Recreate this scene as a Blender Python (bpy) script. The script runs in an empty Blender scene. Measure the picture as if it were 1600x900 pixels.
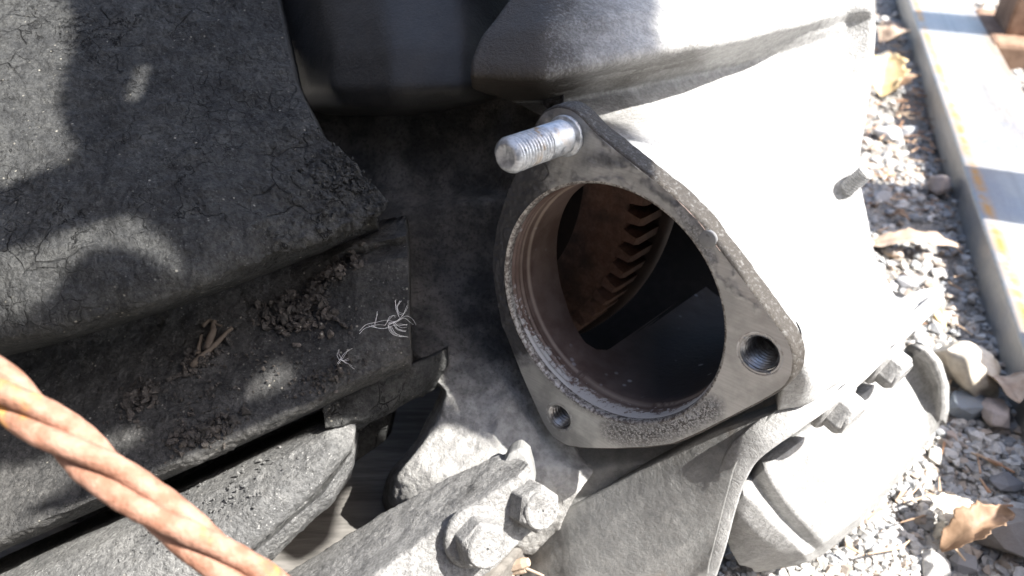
import bpy, bmesh, math, random
import numpy as np
from mathutils import Vector, Matrix
from mathutils.bvhtree import BVHTree

random.seed(7); rng = np.random.default_rng(11)
scene = bpy.context.scene
COL = scene.collection

# ------------------------------------------------------------------ camera
CAM_H = 0.330                        # metres above the gravel
PITCH = math.radians(35.0)           # below the horizon
FPX = 1220.0                         # focal length in pixels of a 1600 px wide frame
cam_d = bpy.data.cameras.new('camera'); cam = bpy.data.objects.new('camera', cam_d); COL.objects.link(cam)
cam.location = (0, 0, CAM_H); cam.rotation_euler = (math.pi/2 - PITCH, 0, 0)
cam_d.sensor_width = 36.0; cam_d.lens = FPX/1600*36.0
cam_d.clip_start = 0.01; cam_d.clip_end = 200.0
cam_d.dof.use_dof = True; cam_d.dof.focus_distance = 0.275; cam_d.dof.aperture_fstop = 13.0
scene.camera = cam

# ------------------------------------------------------------------ sky, sun, exposure
SUN_AZ, SUN_EL = math.radians(-20.0), math.radians(50.0)       # azimuth from +X towards +Y
SUN = Vector((math.cos(SUN_EL)*math.cos(SUN_AZ), math.cos(SUN_EL)*math.sin(SUN_AZ), math.sin(SUN_EL)))
world = bpy.data.worlds.new('World'); scene.world = world; world.use_nodes = True
nt = world.node_tree; nt.nodes.clear()
sky = nt.nodes.new('ShaderNodeTexSky'); sky.sky_type = 'NISHITA'; sky.sun_disc = False
sky.air_density = 1.0; sky.dust_density = 2.2; sky.ozone_density = .8
sky.sun_elevation = SUN_EL; sky.sun_rotation = math.pi/2 - SUN_AZ
bg = nt.nodes.new('ShaderNodeBackground'); bg.inputs[1].default_value = 0.13
wo = nt.nodes.new('ShaderNodeOutputWorld')
nt.links.new(sky.outputs[0], bg.inputs[0]); nt.links.new(bg.outputs[0], wo.inputs[0])
sun_d = bpy.data.lights.new('sun', 'SUN'); sun_d.energy = 5.0; sun_d.angle = math.radians(0.5); sun_d.color = (1, .97, .92)
sun = bpy.data.objects.new('sun', sun_d); COL.objects.link(sun); sun.location = (2, 0, 3)
sun.rotation_euler = SUN.to_track_quat('Z', 'Y').to_euler()
vs = scene.view_settings
vs.view_transform = 'Standard'; vs.look = 'None'; vs.gamma = 1.0; vs.use_curve_mapping = False; vs.exposure = 1.85
scene.cycles.max_bounces = 6; scene.cycles.use_denoising = True

# ------------------------------------------------------------------ helpers: where things are
SP, CP = math.sin(PITCH), math.cos(PITCH)
def W(c):
    """camera millimetres (right, up, forward) -> world metres"""
    c = np.asarray(c, float)*0.001
    x, y, z = c[..., 0], c[..., 1], c[..., 2]
    return np.stack([x, y*SP + z*CP, CAM_H + y*CP - z*SP], -1)
def D(c):
    """direction in camera axes -> world direction"""
    c = np.asarray(c, float)
    return np.array([c[0], c[1]*SP + c[2]*CP, c[1]*CP - c[2]*SP])
def C(px, py, d):
    return np.array([(px-800)/FPX*d, (450-py)/FPX*d, d])
def P(px, py, d):
    return W(C(px, py, d))
CAMP = np.array([0, 0, CAM_H])
def ray(px, py):
    return D([(px-800)/FPX, (450-py)/FPX, 1.0])
def on_plane(px, py, p0, n):
    r = ray(px, py); t = np.dot(np.asarray(p0)-CAMP, n)/np.dot(r, n)
    return CAMP + r*t
def on_z(px, py, z):
    return on_plane(px, py, (0, 0, z), np.array([0, 0, 1.0]))
def proj(w):
    w = np.asarray(w, float)-CAMP
    x = w[..., 0]; y = w[..., 1]*SP + w[..., 2]*CP; z = w[..., 1]*CP - w[..., 2]*SP
    return np.stack([800+FPX*x/z, 450-FPX*y/z, z*1000], -1)
def unit(v):
    v = np.asarray(v, float); return v/np.linalg.norm(v)

# ------------------------------------------------------------------ helpers: noise in numpy
def _hash(i):
    i = i.astype(np.int64)
    h = (i[..., 0]*374761393 + i[..., 1]*668265263 + i[..., 2]*2147483647 + 1442695041) & 0xffffffff
    h = ((h ^ (h >> 13))*1274126177) & 0xffffffff
    h = h ^ (h >> 16)
    return (h & 0xffff)/65535.0*2-1
def vnoise(p):
    i = np.floor(p); f = p-i; f = f*f*f*(f*(f*6-15)+10); i = i.astype(np.int64)
    out = 0
    for a in (0, 1):
        for b in (0, 1):
            for c in (0, 1):
                w = (f[..., 0] if a else 1-f[..., 0])*(f[..., 1] if b else 1-f[..., 1])*(f[..., 2] if c else 1-f[..., 2])
                out = out + w*_hash(i+np.array([a, b, c]))
    return out
def fbm(p, scale, octaves=4, gain=.5):
    p = np.asarray(p)*scale; s = 0; a = 1
    for k in range(octaves):
        s = s + a*vnoise(p+k*17.3); p = p*2.03; a *= gain
    return s

# ------------------------------------------------------------------ helpers: materials
class NT:
    def __init__(s, name):
        s.m = bpy.data.materials.new(name); s.m.use_nodes = True
        s.t = s.m.node_tree; s.t.nodes.clear()
        s.out = s.t.nodes.new('ShaderNodeOutputMaterial'); s.b = s.t.nodes.new('ShaderNodeBsdfPrincipled')
        s.t.links.new(s.b.outputs[0], s.out.inputs[0])
        s.co = s.t.nodes.new('ShaderNodeTexCoord').outputs['Object']
    def n(s, kind, **kw):
        o = s.t.nodes.new('ShaderNode'+kind)
        for k, v in kw.items(): setattr(o, k, v)
        return o
    def l(s, a, b): s.t.links.new(a, b)
    def noise(s, scale, detail=5, rough=.55, dist=0, co=None):
        o = s.n('TexNoise'); o.inputs['Scale'].default_value = scale; o.inputs['Detail'].default_value = detail
        o.inputs['Roughness'].default_value = rough; o.inputs['Distortion'].default_value = dist
        s.l(co or s.co, o.inputs['Vector']); return o.outputs[0]
    def warp(s, scale, amt):
        nz = s.n('TexNoise'); nz.inputs['Scale'].default_value = scale; s.l(s.co, nz.inputs['Vector'])
        v = s.n('VectorMath', operation='MULTIPLY_ADD'); s.l(nz.outputs['Color'], v.inputs[0])
        v.inputs[1].default_value = (amt,)*3; s.l(s.co, v.inputs[2]); return v.outputs[0]
    def voro(s, scale, feature='F1', co=None, out='Distance', rnd=1):
        o = s.n('TexVoronoi', feature=feature); o.inputs['Scale'].default_value = scale; o.inputs['Randomness'].default_value = rnd
        s.l(co or s.co, o.inputs['Vector']); return o.outputs[out]
    def ramp(s, f, a, b, va=0.0, vb=1.0):
        o = s.n('MapRange'); o.inputs[1].default_value = a; o.inputs[2].default_value = b
        o.inputs[3].default_value = va; o.inputs[4].default_value = vb; o.interpolation_type = 'SMOOTHSTEP'
        s.l(f, o.inputs[0]); return o.outputs[0]
    def math(s, op, a, b=None):
        o = s.n('Math', operation=op)
        for i, v in enumerate((a, b)):
            if v is None: continue
            if isinstance(v, (int, float)): o.inputs[i].default_value = v
            else: s.l(v, o.inputs[i])
        return o.outputs[0]
    def mix(s, f, a, b):
        o = s.n('Mix', data_type='RGBA')
        for i, v in ((0, f), (6, a), (7, b)):
            if isinstance(v, (int, float)): o.inputs[i].default_value = v
            elif isinstance(v, tuple): o.inputs[i].default_value = (*v, 1)
            else: s.l(v, o.inputs[i])
        return o.outputs[2]
    def attr(s, name):
        o = s.n('Attribute'); o.attribute_name = name; return o
    def bump(s, h, strength, dist, prev=None):
        o = s.n('Bump'); o.inputs['Strength'].default_value = strength; o.inputs['Distance'].default_value = dist
        s.l(h, o.inputs['Height'])
        if prev is not None: s.l(prev, o.inputs['Normal'])
        return o.outputs[0]
    def done(s, color, rough, metal=0.0, normal=None, spec=.4):
        for k, v in (('Base Color', color), ('Roughness', rough), ('Metallic', metal), ('Specular IOR Level', spec)):
            if isinstance(v, (int, float)): s.b.inputs[k].default_value = v
            elif isinstance(v, tuple): s.b.inputs[k].default_value = (*v, 1)
            else: s.l(v, s.b.inputs[k])
        if normal is not None: s.l(normal, s.b.inputs['Normal'])
        return s.m

def m_dirt(name, c0, c1, grain=1.0, cracks=1.0, crackscale=70, speck=1.0):
    s = NT(name)
    big = s.noise(22, 6, .6); mid = s.noise(160, 5, .6); fine = s.noise(620, 5, .7)
    f = s.math('ADD', s.math('MULTIPLY', big, .55), s.math('MULTIPLY', mid, .45))
    col = s.mix(s.ramp(f, .35, .68), c0, c1)
    col = s.mix(s.ramp(fine, .42, .62, .0, .55), col, (c0[0]*.5, c0[1]*.5, c0[2]*.5))
    lg = s.math('MULTIPLY', s.ramp(s.voro(700), .30, .12), s.ramp(s.noise(260, 3), .45, .6))
    col = s.mix(s.math('MULTIPLY', lg, .5), col, (c1[0]*1.7, c1[1]*1.7, c1[2]*1.7))
    sp = s.math('MULTIPLY', s.ramp(s.voro(300), .17, .07), s.ramp(s.noise(75, 2), .5, .6))
    sp = s.math('MULTIPLY', sp, speck*.75)
    col = s.mix(sp, col, (.34, .32, .27))
    co = s.warp(38, .016)
    cr = s.voro(crackscale, 'DISTANCE_TO_EDGE', co)
    cm = s.ramp(s.noise(24, 4), .50, .66)
    crack = s.math('MULTIPLY', s.ramp(cr, .030, .0), s.math('MULTIPLY', cm, cracks))
    cr2 = s.voro(crackscale*2.6, 'DISTANCE_TO_EDGE', s.warp(110, .008))
    crack2 = s.math('MULTIPLY', s.ramp(cr2, .05, .0), s.math('MULTIPLY', s.ramp(s.noise(31, 3), .5, .62), cracks*.45))
    ln = s.math('ABSOLUTE', s.math('SUBTRACT', s.noise(34, 5, .62, 0, s.warp(60, .01)), .5))
    crack3 = s.math('MULTIPLY', s.ramp(ln, .011, .002), s.math('MULTIPLY', s.ramp(s.noise(27, 3), .48, .58), cracks))
    crack = s.math('MAXIMUM', s.math('MAXIMUM', crack, crack2), crack3)
    col = s.mix(s.math('MULTIPLY', crack, .8), col, (.009, .009, .009))
    nb = s.bump(mid, .5*grain, .0015); nb = s.bump(fine, .8*grain, .0016, nb)
    nb = s.bump(s.math('MULTIPLY', crack, -1), 1.0, .0012, nb)
    return s.done(col, .92, 0, nb, .25)

def m_cast(name, c0, c1, dirt, dirt_lo=.5, dirt_hi=.65, dscale=25, grain=1.0, metal=0.0, rough=.7, pits=.5):
    """sand-cast metal: grain, pits, dirt with a shape of its own; vertex attribute grime adds dirt, and some painted shade, where it sits"""
    s = NT(name)
    big = s.noise(dscale, 6, .6); mid = s.noise(220, 5, .6); fine = s.noise(760, 5, .7)
    col = s.mix(s.ramp(mid, .3, .7), c0, c1)
    col = s.mix(s.ramp(fine, .44, .60, 0, .35*min(grain, 1.3)), col, (c0[0]*.45, c0[1]*.45, c0[2]*.45))
    g = s.attr('grime_shade').outputs['Fac']
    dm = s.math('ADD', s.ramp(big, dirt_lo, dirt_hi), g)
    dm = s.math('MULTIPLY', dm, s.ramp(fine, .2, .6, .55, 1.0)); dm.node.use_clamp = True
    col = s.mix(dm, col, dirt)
    pt = s.math('MULTIPLY', s.ramp(s.voro(520), .16, .05), s.ramp(s.noise(60, 3), .45, .6))
    col = s.mix(s.math('MULTIPLY', pt, pits), col, (dirt[0]*.4, dirt[1]*.4, dirt[2]*.4))
    nb = s.bump(mid, .35*grain, .001); nb = s.bump(fine, .65*grain, .0012, nb); nb = s.bump(pt, -.6*pits, .0006, nb)
    return s.done(col, rough, metal, nb, .35)

M = {}
M['block'] = m_dirt('caked_dirt', (.033, .0335, .034), (.084, .084, .080), 1.4, 1.0, 60)
M['block_low'] = m_dirt('dusty_dirt', (.034, .034, .034), (.105, .102, .096), 1.3, .12)
M['roller'] = m_dirt('dusty_rubber', (.13, .13, .128), (.27, .267, .255), 1.6, .05, 60, .6)
M['crumb'] = m_dirt('crumb_soil', (.036, .034, .032), (.13, .112, .097), 1.0, 0.0)
M['canister'] = m_cast('black_paint', (.022, .022, .022), (.03, .029, .028), (.07, .05, .04), .62, .78, 14, .5, 0, .5, .2)
M['wall'] = m_cast('dark_cast', (.05, .046, .042), (.075, .07, .064), (.022, .021, .02), .42, .6, 30, 1.2, 0, .85, .8)
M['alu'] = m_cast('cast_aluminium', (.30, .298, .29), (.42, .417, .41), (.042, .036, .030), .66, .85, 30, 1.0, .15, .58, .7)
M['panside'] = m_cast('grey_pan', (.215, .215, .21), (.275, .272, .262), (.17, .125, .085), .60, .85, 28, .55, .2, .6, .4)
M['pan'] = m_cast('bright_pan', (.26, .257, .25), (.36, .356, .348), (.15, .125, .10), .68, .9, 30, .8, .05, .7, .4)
M['dusty'] = m_cast('dust_coated', (.22, .217, .21), (.30, .295, .285), (.09, .088, .085), .55, .72, 60, 1.5, 0, .92, 1.0)
M['bore'] = m_cast('bore_wall', (.085, .06, .052), (.13, .095, .085), (.035, .03, .032), .45, .62, 40, .5, .5, .42, .5)
M['rust'] = m_cast('rusty_steel', (.18, .098, .07), (.25, .145, .108), (.09, .06, .05), .45, .65, 60, .9, .25, .7, .4)
M['dark'] = m_cast('interior_shade', (.012, .011, .011), (.02, .018, .018), (.01, .01, .01), .5, .6, 30, .5, 0, .8, .1)
M['stone'] = None

# ------------------------------------------------------------------ helpers: things and meshes
class Thing:
    def __init__(s, name, label, cat, base, group=None, kind=None):
        s.base = np.asarray(base, float)
        o = bpy.data.objects.new(name, None); COL.objects.link(o); o.location = s.base
        o.empty_display_size = .01
        o['label'] = label
        if cat: o['category'] = cat
        if group: o['group'] = group
        if kind: o['kind'] = kind
        s.o = o
    def part(s, name, verts, faces, mat, parent=None, smooth=True, attrs=None, label=None, auto=None):
        o = mesh_obj(name, np.asarray(verts, float)-s.base, faces, mat, smooth, attrs, auto)
        o.parent = parent or s.o
        if label: o['label'] = label
        return o
def mesh_obj(name, verts, faces, mat, smooth=True, attrs=None, auto=None):
    me = bpy.data.meshes.new(name)
    me.from_pydata([tuple(v) for v in verts], [], [tuple(int(i) for i in f) for f in faces])
    if attrs:
        for k, a in attrs.items():
            a = np.asarray(a, float)
            if a.ndim == 1:
                at = me.attributes.new(k, 'FLOAT', 'POINT'); at.data.foreach_set('value', a.astype(np.float32))
            else:
                at = me.attributes.new(k, 'FLOAT_COLOR', 'POINT')
                at.data.foreach_set('color', np.concatenate([a, np.ones((len(a), 1))], 1).astype(np.float32).ravel())
    bm = bmesh.new(); bm.from_mesh(me); bmesh.ops.recalc_face_normals(bm, faces=bm.faces)
    if auto:
        for e in bm.edges:
            if len(e.link_faces) == 2 and e.calc_face_angle(0) > math.radians(auto): e.smooth = False
    bm.to_mesh(me); bm.free()
    if smooth: me.polygons.foreach_set('use_smooth', [True]*len(me.polygons))
    me.materials.append(mat); me.update()
    o = bpy.data.objects.new(name, me); COL.objects.link(o); return o
def single(name, verts, faces, mat, label, cat, group=None, kind=None, smooth=True, attrs=None, auto=None):
    v = np.asarray(verts, float); base = np.array([v[:, 0].mean(), v[:, 1].mean(), v[:, 2].min()])
    o = mesh_obj(name, v-base, faces, mat, smooth, attrs, auto); o.location = base
    o['label'] = label
    if cat: o['category'] = cat
    if group: o['group'] = group
    if kind: o['kind'] = kind
    return o

def resample(poly, n):
    poly = np.asarray(poly, float); seg = np.linalg.norm(np.diff(poly, axis=0), axis=1); s = np.concatenate([[0], np.cumsum(seg)])
    t = np.linspace(0, s[-1], n); return np.stack([np.interp(t, s, poly[:, k]) for k in range(poly.shape[1])], 1)
def loft_pts(rows, nu, nv, smooth=3, align=False):
    """rows of (px, py, depth mm): a dense grid of world points through them"""
    R = [np.array([P(*p) for p in r]) for r in rows]
    if align:      # corresponding points stay in corresponding columns
        k = len(R[0]); A = np.array(R); d = np.linalg.norm(np.diff(A, axis=1), axis=2).mean(0)
        s = np.concatenate([[0], np.cumsum(d)]); t = np.linspace(0, s[-1], nu)
        R = [np.stack([np.interp(t, s, r[:, c]) for c in range(3)], 1) for r in R]
    else:
        R = [resample(r, nu) for r in R]
    A = np.array(R); d = np.linalg.norm(np.diff(A, axis=0), axis=2).mean(1)
    s = np.concatenate([[0], np.cumsum(d)]); t = np.linspace(0, s[-1], nv)
    j = np.clip(np.searchsorted(s, t, side='right')-1, 0, len(s)-2); f = ((t-s[j])/(s[j+1]-s[j]))[:, None, None]
    G = A[j]*(1-f)+A[j+1]*f
    for _ in range(smooth):
        H = G.copy()
        H[1:-1] = .5*G[1:-1]+.25*(G[:-2]+G[2:]); G = H.copy()
        H[:, 1:-1] = .5*G[:, 1:-1]+.25*(G[:, :-2]+G[:, 2:]); G = H
    return G
def gnormals(G):
    du = np.gradient(G, axis=1); dv = np.gradient(G, axis=0); n = np.cross(du, dv)
    n /= np.linalg.norm(n, axis=2, keepdims=True)+1e-12
    to = CAMP-G; s = np.sign((n*to).sum(2, keepdims=True)).mean()
    return n*(1 if s >= 0 else -1)
def grid_faces(nv, nu, closed_u=False, off=0):
    F = []
    for j in range(nv-1):
        for i in range(nu if closed_u else nu-1):
            a = j*nu+i; b = j*nu+(i+1) % nu
            F.append((off+a, off+b, off+b+nu, off+a+nu))
    return F
def solid_grid(G, back):
    """front grid G, a back grid shifted by vector back, and the rim between"""
    nv, nu = G.shape[:2]; V = np.concatenate([G.reshape(-1, 3), (G+back).reshape(-1, 3)]); n = nv*nu
    F = grid_faces(nv, nu)
    F += [tuple(reversed(f)) for f in grid_faces(nv, nu, off=n)]
    loop = [i for i in range(nu)]+[j*nu+nu-1 for j in range(1, nv)]+[(nv-1)*nu+i for i in range(nu-2, -1, -1)]+[j*nu for j in range(nv-2, 0, -1)]
    for k in range(len(loop)):
        a, b = loop[k], loop[(k+1) % len(loop)]; F.append((a, a+n, b+n, b))
    return V, F
def pix_noise_disp(G, amp, scale, octv=4):
    return G + gnormals(G)*(fbm(G, scale, octv)*amp)[..., None]
def poly_in(px, py, poly):
    poly = np.asarray(poly, float); ins = np.zeros(px.shape, bool); j = len(poly)-1
    for i in range(len(poly)):
        xi, yi = poly[i]; xj, yj = poly[j]
        c = ((yi > py) != (yj > py)) & (px < (xj-xi)*(py-yi)/(yj-yi+1e-12)+xi); ins ^= c; j = i
    return ins
def poly_dist(px, py, poly, closed=False):
    poly = np.asarray(poly, float); best = np.full(px.shape, 1e9); n = len(poly)
    for i in range(n if closed else n-1):
        a, b = poly[i], poly[(i+1) % n]; ab = b-a; L = (ab**2).sum()+1e-12
        t = np.clip(((px-a[0])*ab[0]+(py-a[1])*ab[1])/L, 0, 1)
        best = np.minimum(best, np.hypot(px-a[0]-t*ab[0], py-a[1]-t*ab[1]))
    return best
def tube(path, rad, n=12, cap=True, twist=None):
    path = np.asarray(path, float); rad = np.broadcast_to(np.asarray(rad, float), (len(path),))
    T = np.gradient(path, axis=0); T /= np.linalg.norm(T, axis=1, keepdims=True)+1e-12
    u = np.cross(T[0], [0, 0, 1.0]); u = u if np.linalg.norm(u) > 1e-3 else np.cross(T[0], [1.0, 0, 0]); u = unit(u)
    V = []
    for k in range(len(path)):
        u = unit(u-T[k]*np.dot(u, T[k])); w = np.cross(T[k], u)
        for i in range(n):
            a = 2*math.pi*i/n; V.append(path[k]+rad[k]*(math.cos(a)*u+math.sin(a)*w))
    F = grid_faces(len(path), n, True)
    if cap: F += [tuple(range(n-1, -1, -1)), tuple(range((len(path)-1)*n, len(path)*n))]
    return np.array(V), F
def frame_of(n, hint=(0, 0, 1)):
    n = unit(n); a = unit(np.cross(hint, n)); b = np.cross(n, a); return a, b, n
def lathe(base, axis, prof, seg=48, hint=(0, 0, 1), rfun=None):
    """prof: list of (height along axis, radius) in metres"""
    a, b, n = frame_of(axis, hint); V = []
    for (h, r) in prof:
        for i in range(seg):
            t = 2*math.pi*i/seg; V.append(np.asarray(base)+n*h+r*(math.cos(t)*a+math.sin(t)*b))
    return np.array(V), grid_faces(len(prof), seg, True)
def prism(outline, vec):
    """closed outline (world points) pushed along vec"""
    o = np.asarray(outline, float); n = len(o); V = np.concatenate([o, o+vec])
    F = [tuple(range(n)), tuple(range(2*n-1, n-1, -1))]+[(i, (i+1) % n, n+(i+1) % n, n+i) for i in range(n)]
    return V, F
def bevel(o, w, seg=2):
    b = o.modifiers.new('bevel', 'BEVEL'); b.width = w; b.segments = seg; b.limit_method = 'ANGLE'; b.angle_limit = math.radians(35); return o
def merge(parts):
    V = []; F = []; k = 0
    for v, f in parts:
        V.append(np.asarray(v)); F += [tuple(i+k for i in q) for q in f]; k += len(v)
    return np.concatenate(V), F
_hulls = []
def hull(seed, npts=13, squash=(1, .85, .7)):
    r = np.random.default_rng(seed); p = r.normal(size=(npts, 3)); p /= np.linalg.norm(p, axis=1, keepdims=True)
    p *= r.uniform(.75, 1.0, (npts, 1)); p *= np.array(squash)
    bm = bmesh.new(); vs_ = [bm.verts.new(q) for q in p]
    res = bmesh.ops.convex_hull(bm, input=vs_)
    for v in [v for v in bm.verts if not v.link_faces]: bm.verts.remove(v)
    bm.verts.ensure_lookup_table(); bm.verts.index_update()
    V = np.array([v.co[:] for v in bm.verts]); F = [tuple(v.index for v in f.verts) for f in bm.faces]; bm.free(); return V, F
def rot_rand(r):
    q = r.normal(size=4); q /= np.linalg.norm(q); w, x, y, z = q
    return np.array([[1-2*(y*y+z*z), 2*(x*y-z*w), 2*(x*z+y*w)], [2*(x*y+z*w), 1-2*(x*x+z*z), 2*(y*z-x*w)], [2*(x*z-y*w), 2*(y*z+x*w), 1-2*(x*x+y*y)]])
HULLS = [hull(100+i) for i in range(16)]

# ==================================================================== GROUND
def ground_h(x, y):
    p = np.stack([x, y, np.zeros_like(x)], -1)
    return fbm(p, 9, 3)*.006 + fbm(p, 60, 3)*.0025
sg = NT('gravel_soil')
c_ = sg.mix(sg.ramp(sg.noise(60, 6, .65), .35, .65), (.30, .28, .25), (.44, .42, .385))
c_ = sg.mix(sg.ramp(sg.noise(600, 3), .35, .7), c_, (.20, .185, .17))
nb_ = sg.bump(sg.noise(250, 6, .7), .9, .003); nb_ = sg.bump(sg.voro(420), .7, .0015, nb_)
M['soil'] = sg.done(c_, .95, 0, nb_, .2)
gx = np.concatenate([[-60, -8, -2], np.linspace(-.6, 1.2, 190), [2.5, 8, 60]]); gy = np.concatenate([[-60, -8, -1], np.linspace(-.2, 1.9, 220), [4, 12, 80]])
GX, GY = np.meshgrid(gx, gy); GZ = ground_h(GX, GY)*np.where((np.abs(GX) < 1.3) & (GY < 2) & (GY > -.3), 1, 0)
o = mesh_obj('ground', np.stack([GX, GY, GZ], -1).reshape(-1, 3), grid_faces(len(gy), len(gx)), M['soil'])
o['kind'] = 'structure'; o['label'] = 'dusty grey soil strewn with gravel'

# ==================================================================== BELL HOUSING
FN_C = unit([-.63, -.34, -.698]); FN = D(FN_C)                   # the starter flange looks this way
FC = P(962, 467, 270.0)
def fl(px, py, lift=0.0): return on_plane(px, py, FC+FN*lift, FN)
fa, fb, _ = frame_of(FN, (0, 0, 1))
def f2(p): q = p-FC; return np.array([q@fa, q@fb])
housing = Thing('bell_housing', 'bare cast aluminium bell housing with a large round starter opening', 'engine part', P(1000, 600, 400))

# right slab: ridge, lip, trough, sunlit slab down to the pan rim
rows = [
 [(700,-150,330),(850,-160,345),(1000,-170,370),(1200,-180,410),(1390,-190,470)],
 [(812,-20,300),(880,-40,304),(1000,-50,325),(1200,-60,375),(1370,-70,430)],
 [(752,60,284),(850,40,281),(1000,15,302),(1200,-20,350),(1362,-40,402)],
 [(735,100,277),(850,108,272),(1000,80,290),(1150,50,325),(1362,4,388)],
 [(735,120,276),(850,128,272),(1000,95,291),(1150,68,326),(1363,16,389)],
 [(738,138,288),(850,142,299),(1000,112,322),(1150,84,360),(1364,30,394)],
 [(800,158,318),(880,156,326),(1010,132,346),(1150,104,378),(1364,50,397)],
 [(850,185,312),(930,185,320),(1040,168,342),(1165,135,370),(1362,85,400)],
 [(905,215,288),(985,240,270),(1080,225,306),(1190,195,346),(1354,155,404)],
 [(1010,285,264),(1070,300,255),(1140,300,282),(1220,290,318),(1336,262,392)],
 [(1100,370,254),(1170,400,247),(1220,400,270),(1290,400,320),(1362,400,390)],
 [(1190,500,254),(1240,510,246),(1280,500,268),(1330,480,315),(1400,466,382)],
 [(1225,590,258),(1265,590,254),(1310,570,278),(1370,530,318),(1440,478,385)],
 [(1215,640,272),(1262,632,272),(1310,598,287),(1372,548,325),(1452,487,390)]]
for r_ in rows[3:11]:
    x, y, d = r_.pop(); r_ += [(x-44, y+4, d+1), (x-19, y+1, d), (x, y, d-1), (x+4, y, d+12)]
G = loft_pts(rows, 170, 230, 4); G = pix_noise_disp(G, .0003, 60, 3); G = pix_noise_disp(G, .00010, 600, 2)
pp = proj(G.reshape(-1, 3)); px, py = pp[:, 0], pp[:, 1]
gr = 1.5*np.clip((1010-px)/200, 0, .95)*np.clip((250-py)/60, 0, 1)  # dirt on the ridge's left end, deepened in place of shade
gr = np.maximum(gr, np.exp(-(poly_dist(px, py, [(850,140),(1000,110),(1080,90)])/26)**2)*.75)  # darker band along the underside of the lip
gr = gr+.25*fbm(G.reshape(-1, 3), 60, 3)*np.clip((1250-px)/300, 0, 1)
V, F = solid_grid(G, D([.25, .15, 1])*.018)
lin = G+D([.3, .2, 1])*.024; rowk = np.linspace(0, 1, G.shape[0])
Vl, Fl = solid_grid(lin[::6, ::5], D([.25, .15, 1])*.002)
housing.part('shade_lining', Vl, Fl, M['dark'])  # added black sheet: shade inside the housing put in as colour
slab = housing.part('side_casting', V, F, M['alu'], attrs={'grime_shade': np.tile(np.clip(gr, 0, 1.5), 2)})

# dark wall behind and left of the flange, down to the lug
rows = [
 [(440,100,372),(600,100,362),(760,110,335),(880,120,318)],
 [(440,200,372),(590,200,360),(760,200,338),(880,200,312)],
 [(440,300,370),(600,300,352),(760,300,343),(850,300,325)],
 [(440,330,368),(600,335,338),(760,310,333),(850,330,328)],
 [(440,420,365),(600,420,336),(760,420,338),(850,420,334)],
 [(440,500,365),(620,500,330),(760,500,334),(850,520,334)],
 [(560,590,352),(660,560,322),(780,560,328),(870,600,334)],
 [(690,600,352),(700,610,322),(790,620,322),(880,670,332)],
 [(672,650,356),(690,655,322),(780,670,316),(910,720,326)],
 [(640,700,360),(655,700,320),(760,715,310),(930,735,318)],
 [(602,750,362),(618,742,320),(740,745,306),(900,775,318)],
 [(596,785,368),(610,780,324),(700,790,308),(880,815,326)],
 [(600,850,375),(640,850,345),(720,850,335),(860,870,345)]]
G = loft_pts(rows, 150, 200, 5); G = pix_noise_disp(G, .0009, 60, 4); G = pix_noise_disp(G, .00028, 700, 2)
pp = proj(G.reshape(-1, 3)); px, py = pp[:, 0], pp[:, 1]
sw = NT('dark_to_dust'); gm = sw.attr('clean').outputs['Fac']
a_ = sw.mix(sw.ramp(sw.noise(48, 7, .68), .40, .64), (.045, .044, .043), (.125, .115, .105))
b_ = sw.mix(sw.ramp(sw.noise(180, 5), .35, .65), (.26, .255, .245), (.42, .41, .39))
fine_ = sw.noise(640, 5, .72)
col_ = sw.mix(sw.ramp(sw.math('ADD', gm, sw.math('MULTIPLY', sw.math('SUBTRACT', sw.noise(90, 5), .5), .35)), .05, .95), a_, b_)
col_ = sw.mix(sw.math('MULTIPLY', sw.ramp(fine_, .47, .64, 0, .6), sw.math('SUBTRACT', 1.0, sw.math('MULTIPLY', gm, .75))), col_, (.02, .02, .02))
nb_ = sw.bump(sw.noise(220, 5), .4, .0012); nb_ = sw.bump(fine_, .8, .0014, nb_)
M['dark_tone'] = sw.done(col_, .88, 0, nb_, .25)
cl = np.clip((py-520)/150, 0, 1)*np.clip((px-560)/100, 0, 1)  # near black above, paler towards the foot
cl = cl+.25*np.exp(-((px-615)/30)**2-((py-230)/90)**2)+.22*np.exp(-((px-790)/25)**2-((py-170)/60)**2)+.2*np.exp(-((px-740)/70)**2-((py-310)/18)**2)
V, F = solid_grid(G, D([.1, .1, 1])*.012)
SWB = BVHTree.FromPolygons([Vector(v) for v in V], F)
housing.part('dark_wall', V, F, M['dark_tone'], attrs={'clean': np.tile(np.clip(cl, 0, 1), 2)}, label='dark wall with a dusty lug at its foot')

# underside between the flange and the pan
rows = [
 [(800,640,345),(900,680,338),(1050,690,318),(1180,640,292),(1262,610,272)],
 [(800,740,332),(900,735,326),(1040,720,312),(1180,660,292),(1256,626,276)],
 [(800,820,335),(880,790,330),(1030,745,318),(1180,676,300),(1250,640,284)],
 [(800,900,352),(860,860,345),(1020,800,335),(1180,720,315),(1250,660,300)]]
G = loft_pts(rows, 100, 60, 4); G = pix_noise_disp(G, .0008, 60)
V, F = solid_grid(G, D([0, .3, 1])*.012)
housing.part('underside', V, F, M['panside'])

# added black backing behind the flywheel: stops light, stands in for shade
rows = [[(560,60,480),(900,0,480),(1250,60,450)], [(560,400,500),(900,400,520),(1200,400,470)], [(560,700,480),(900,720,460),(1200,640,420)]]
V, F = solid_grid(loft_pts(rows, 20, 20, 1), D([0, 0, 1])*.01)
housing.part('shade_backing', V, F, M['dark'])

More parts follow.
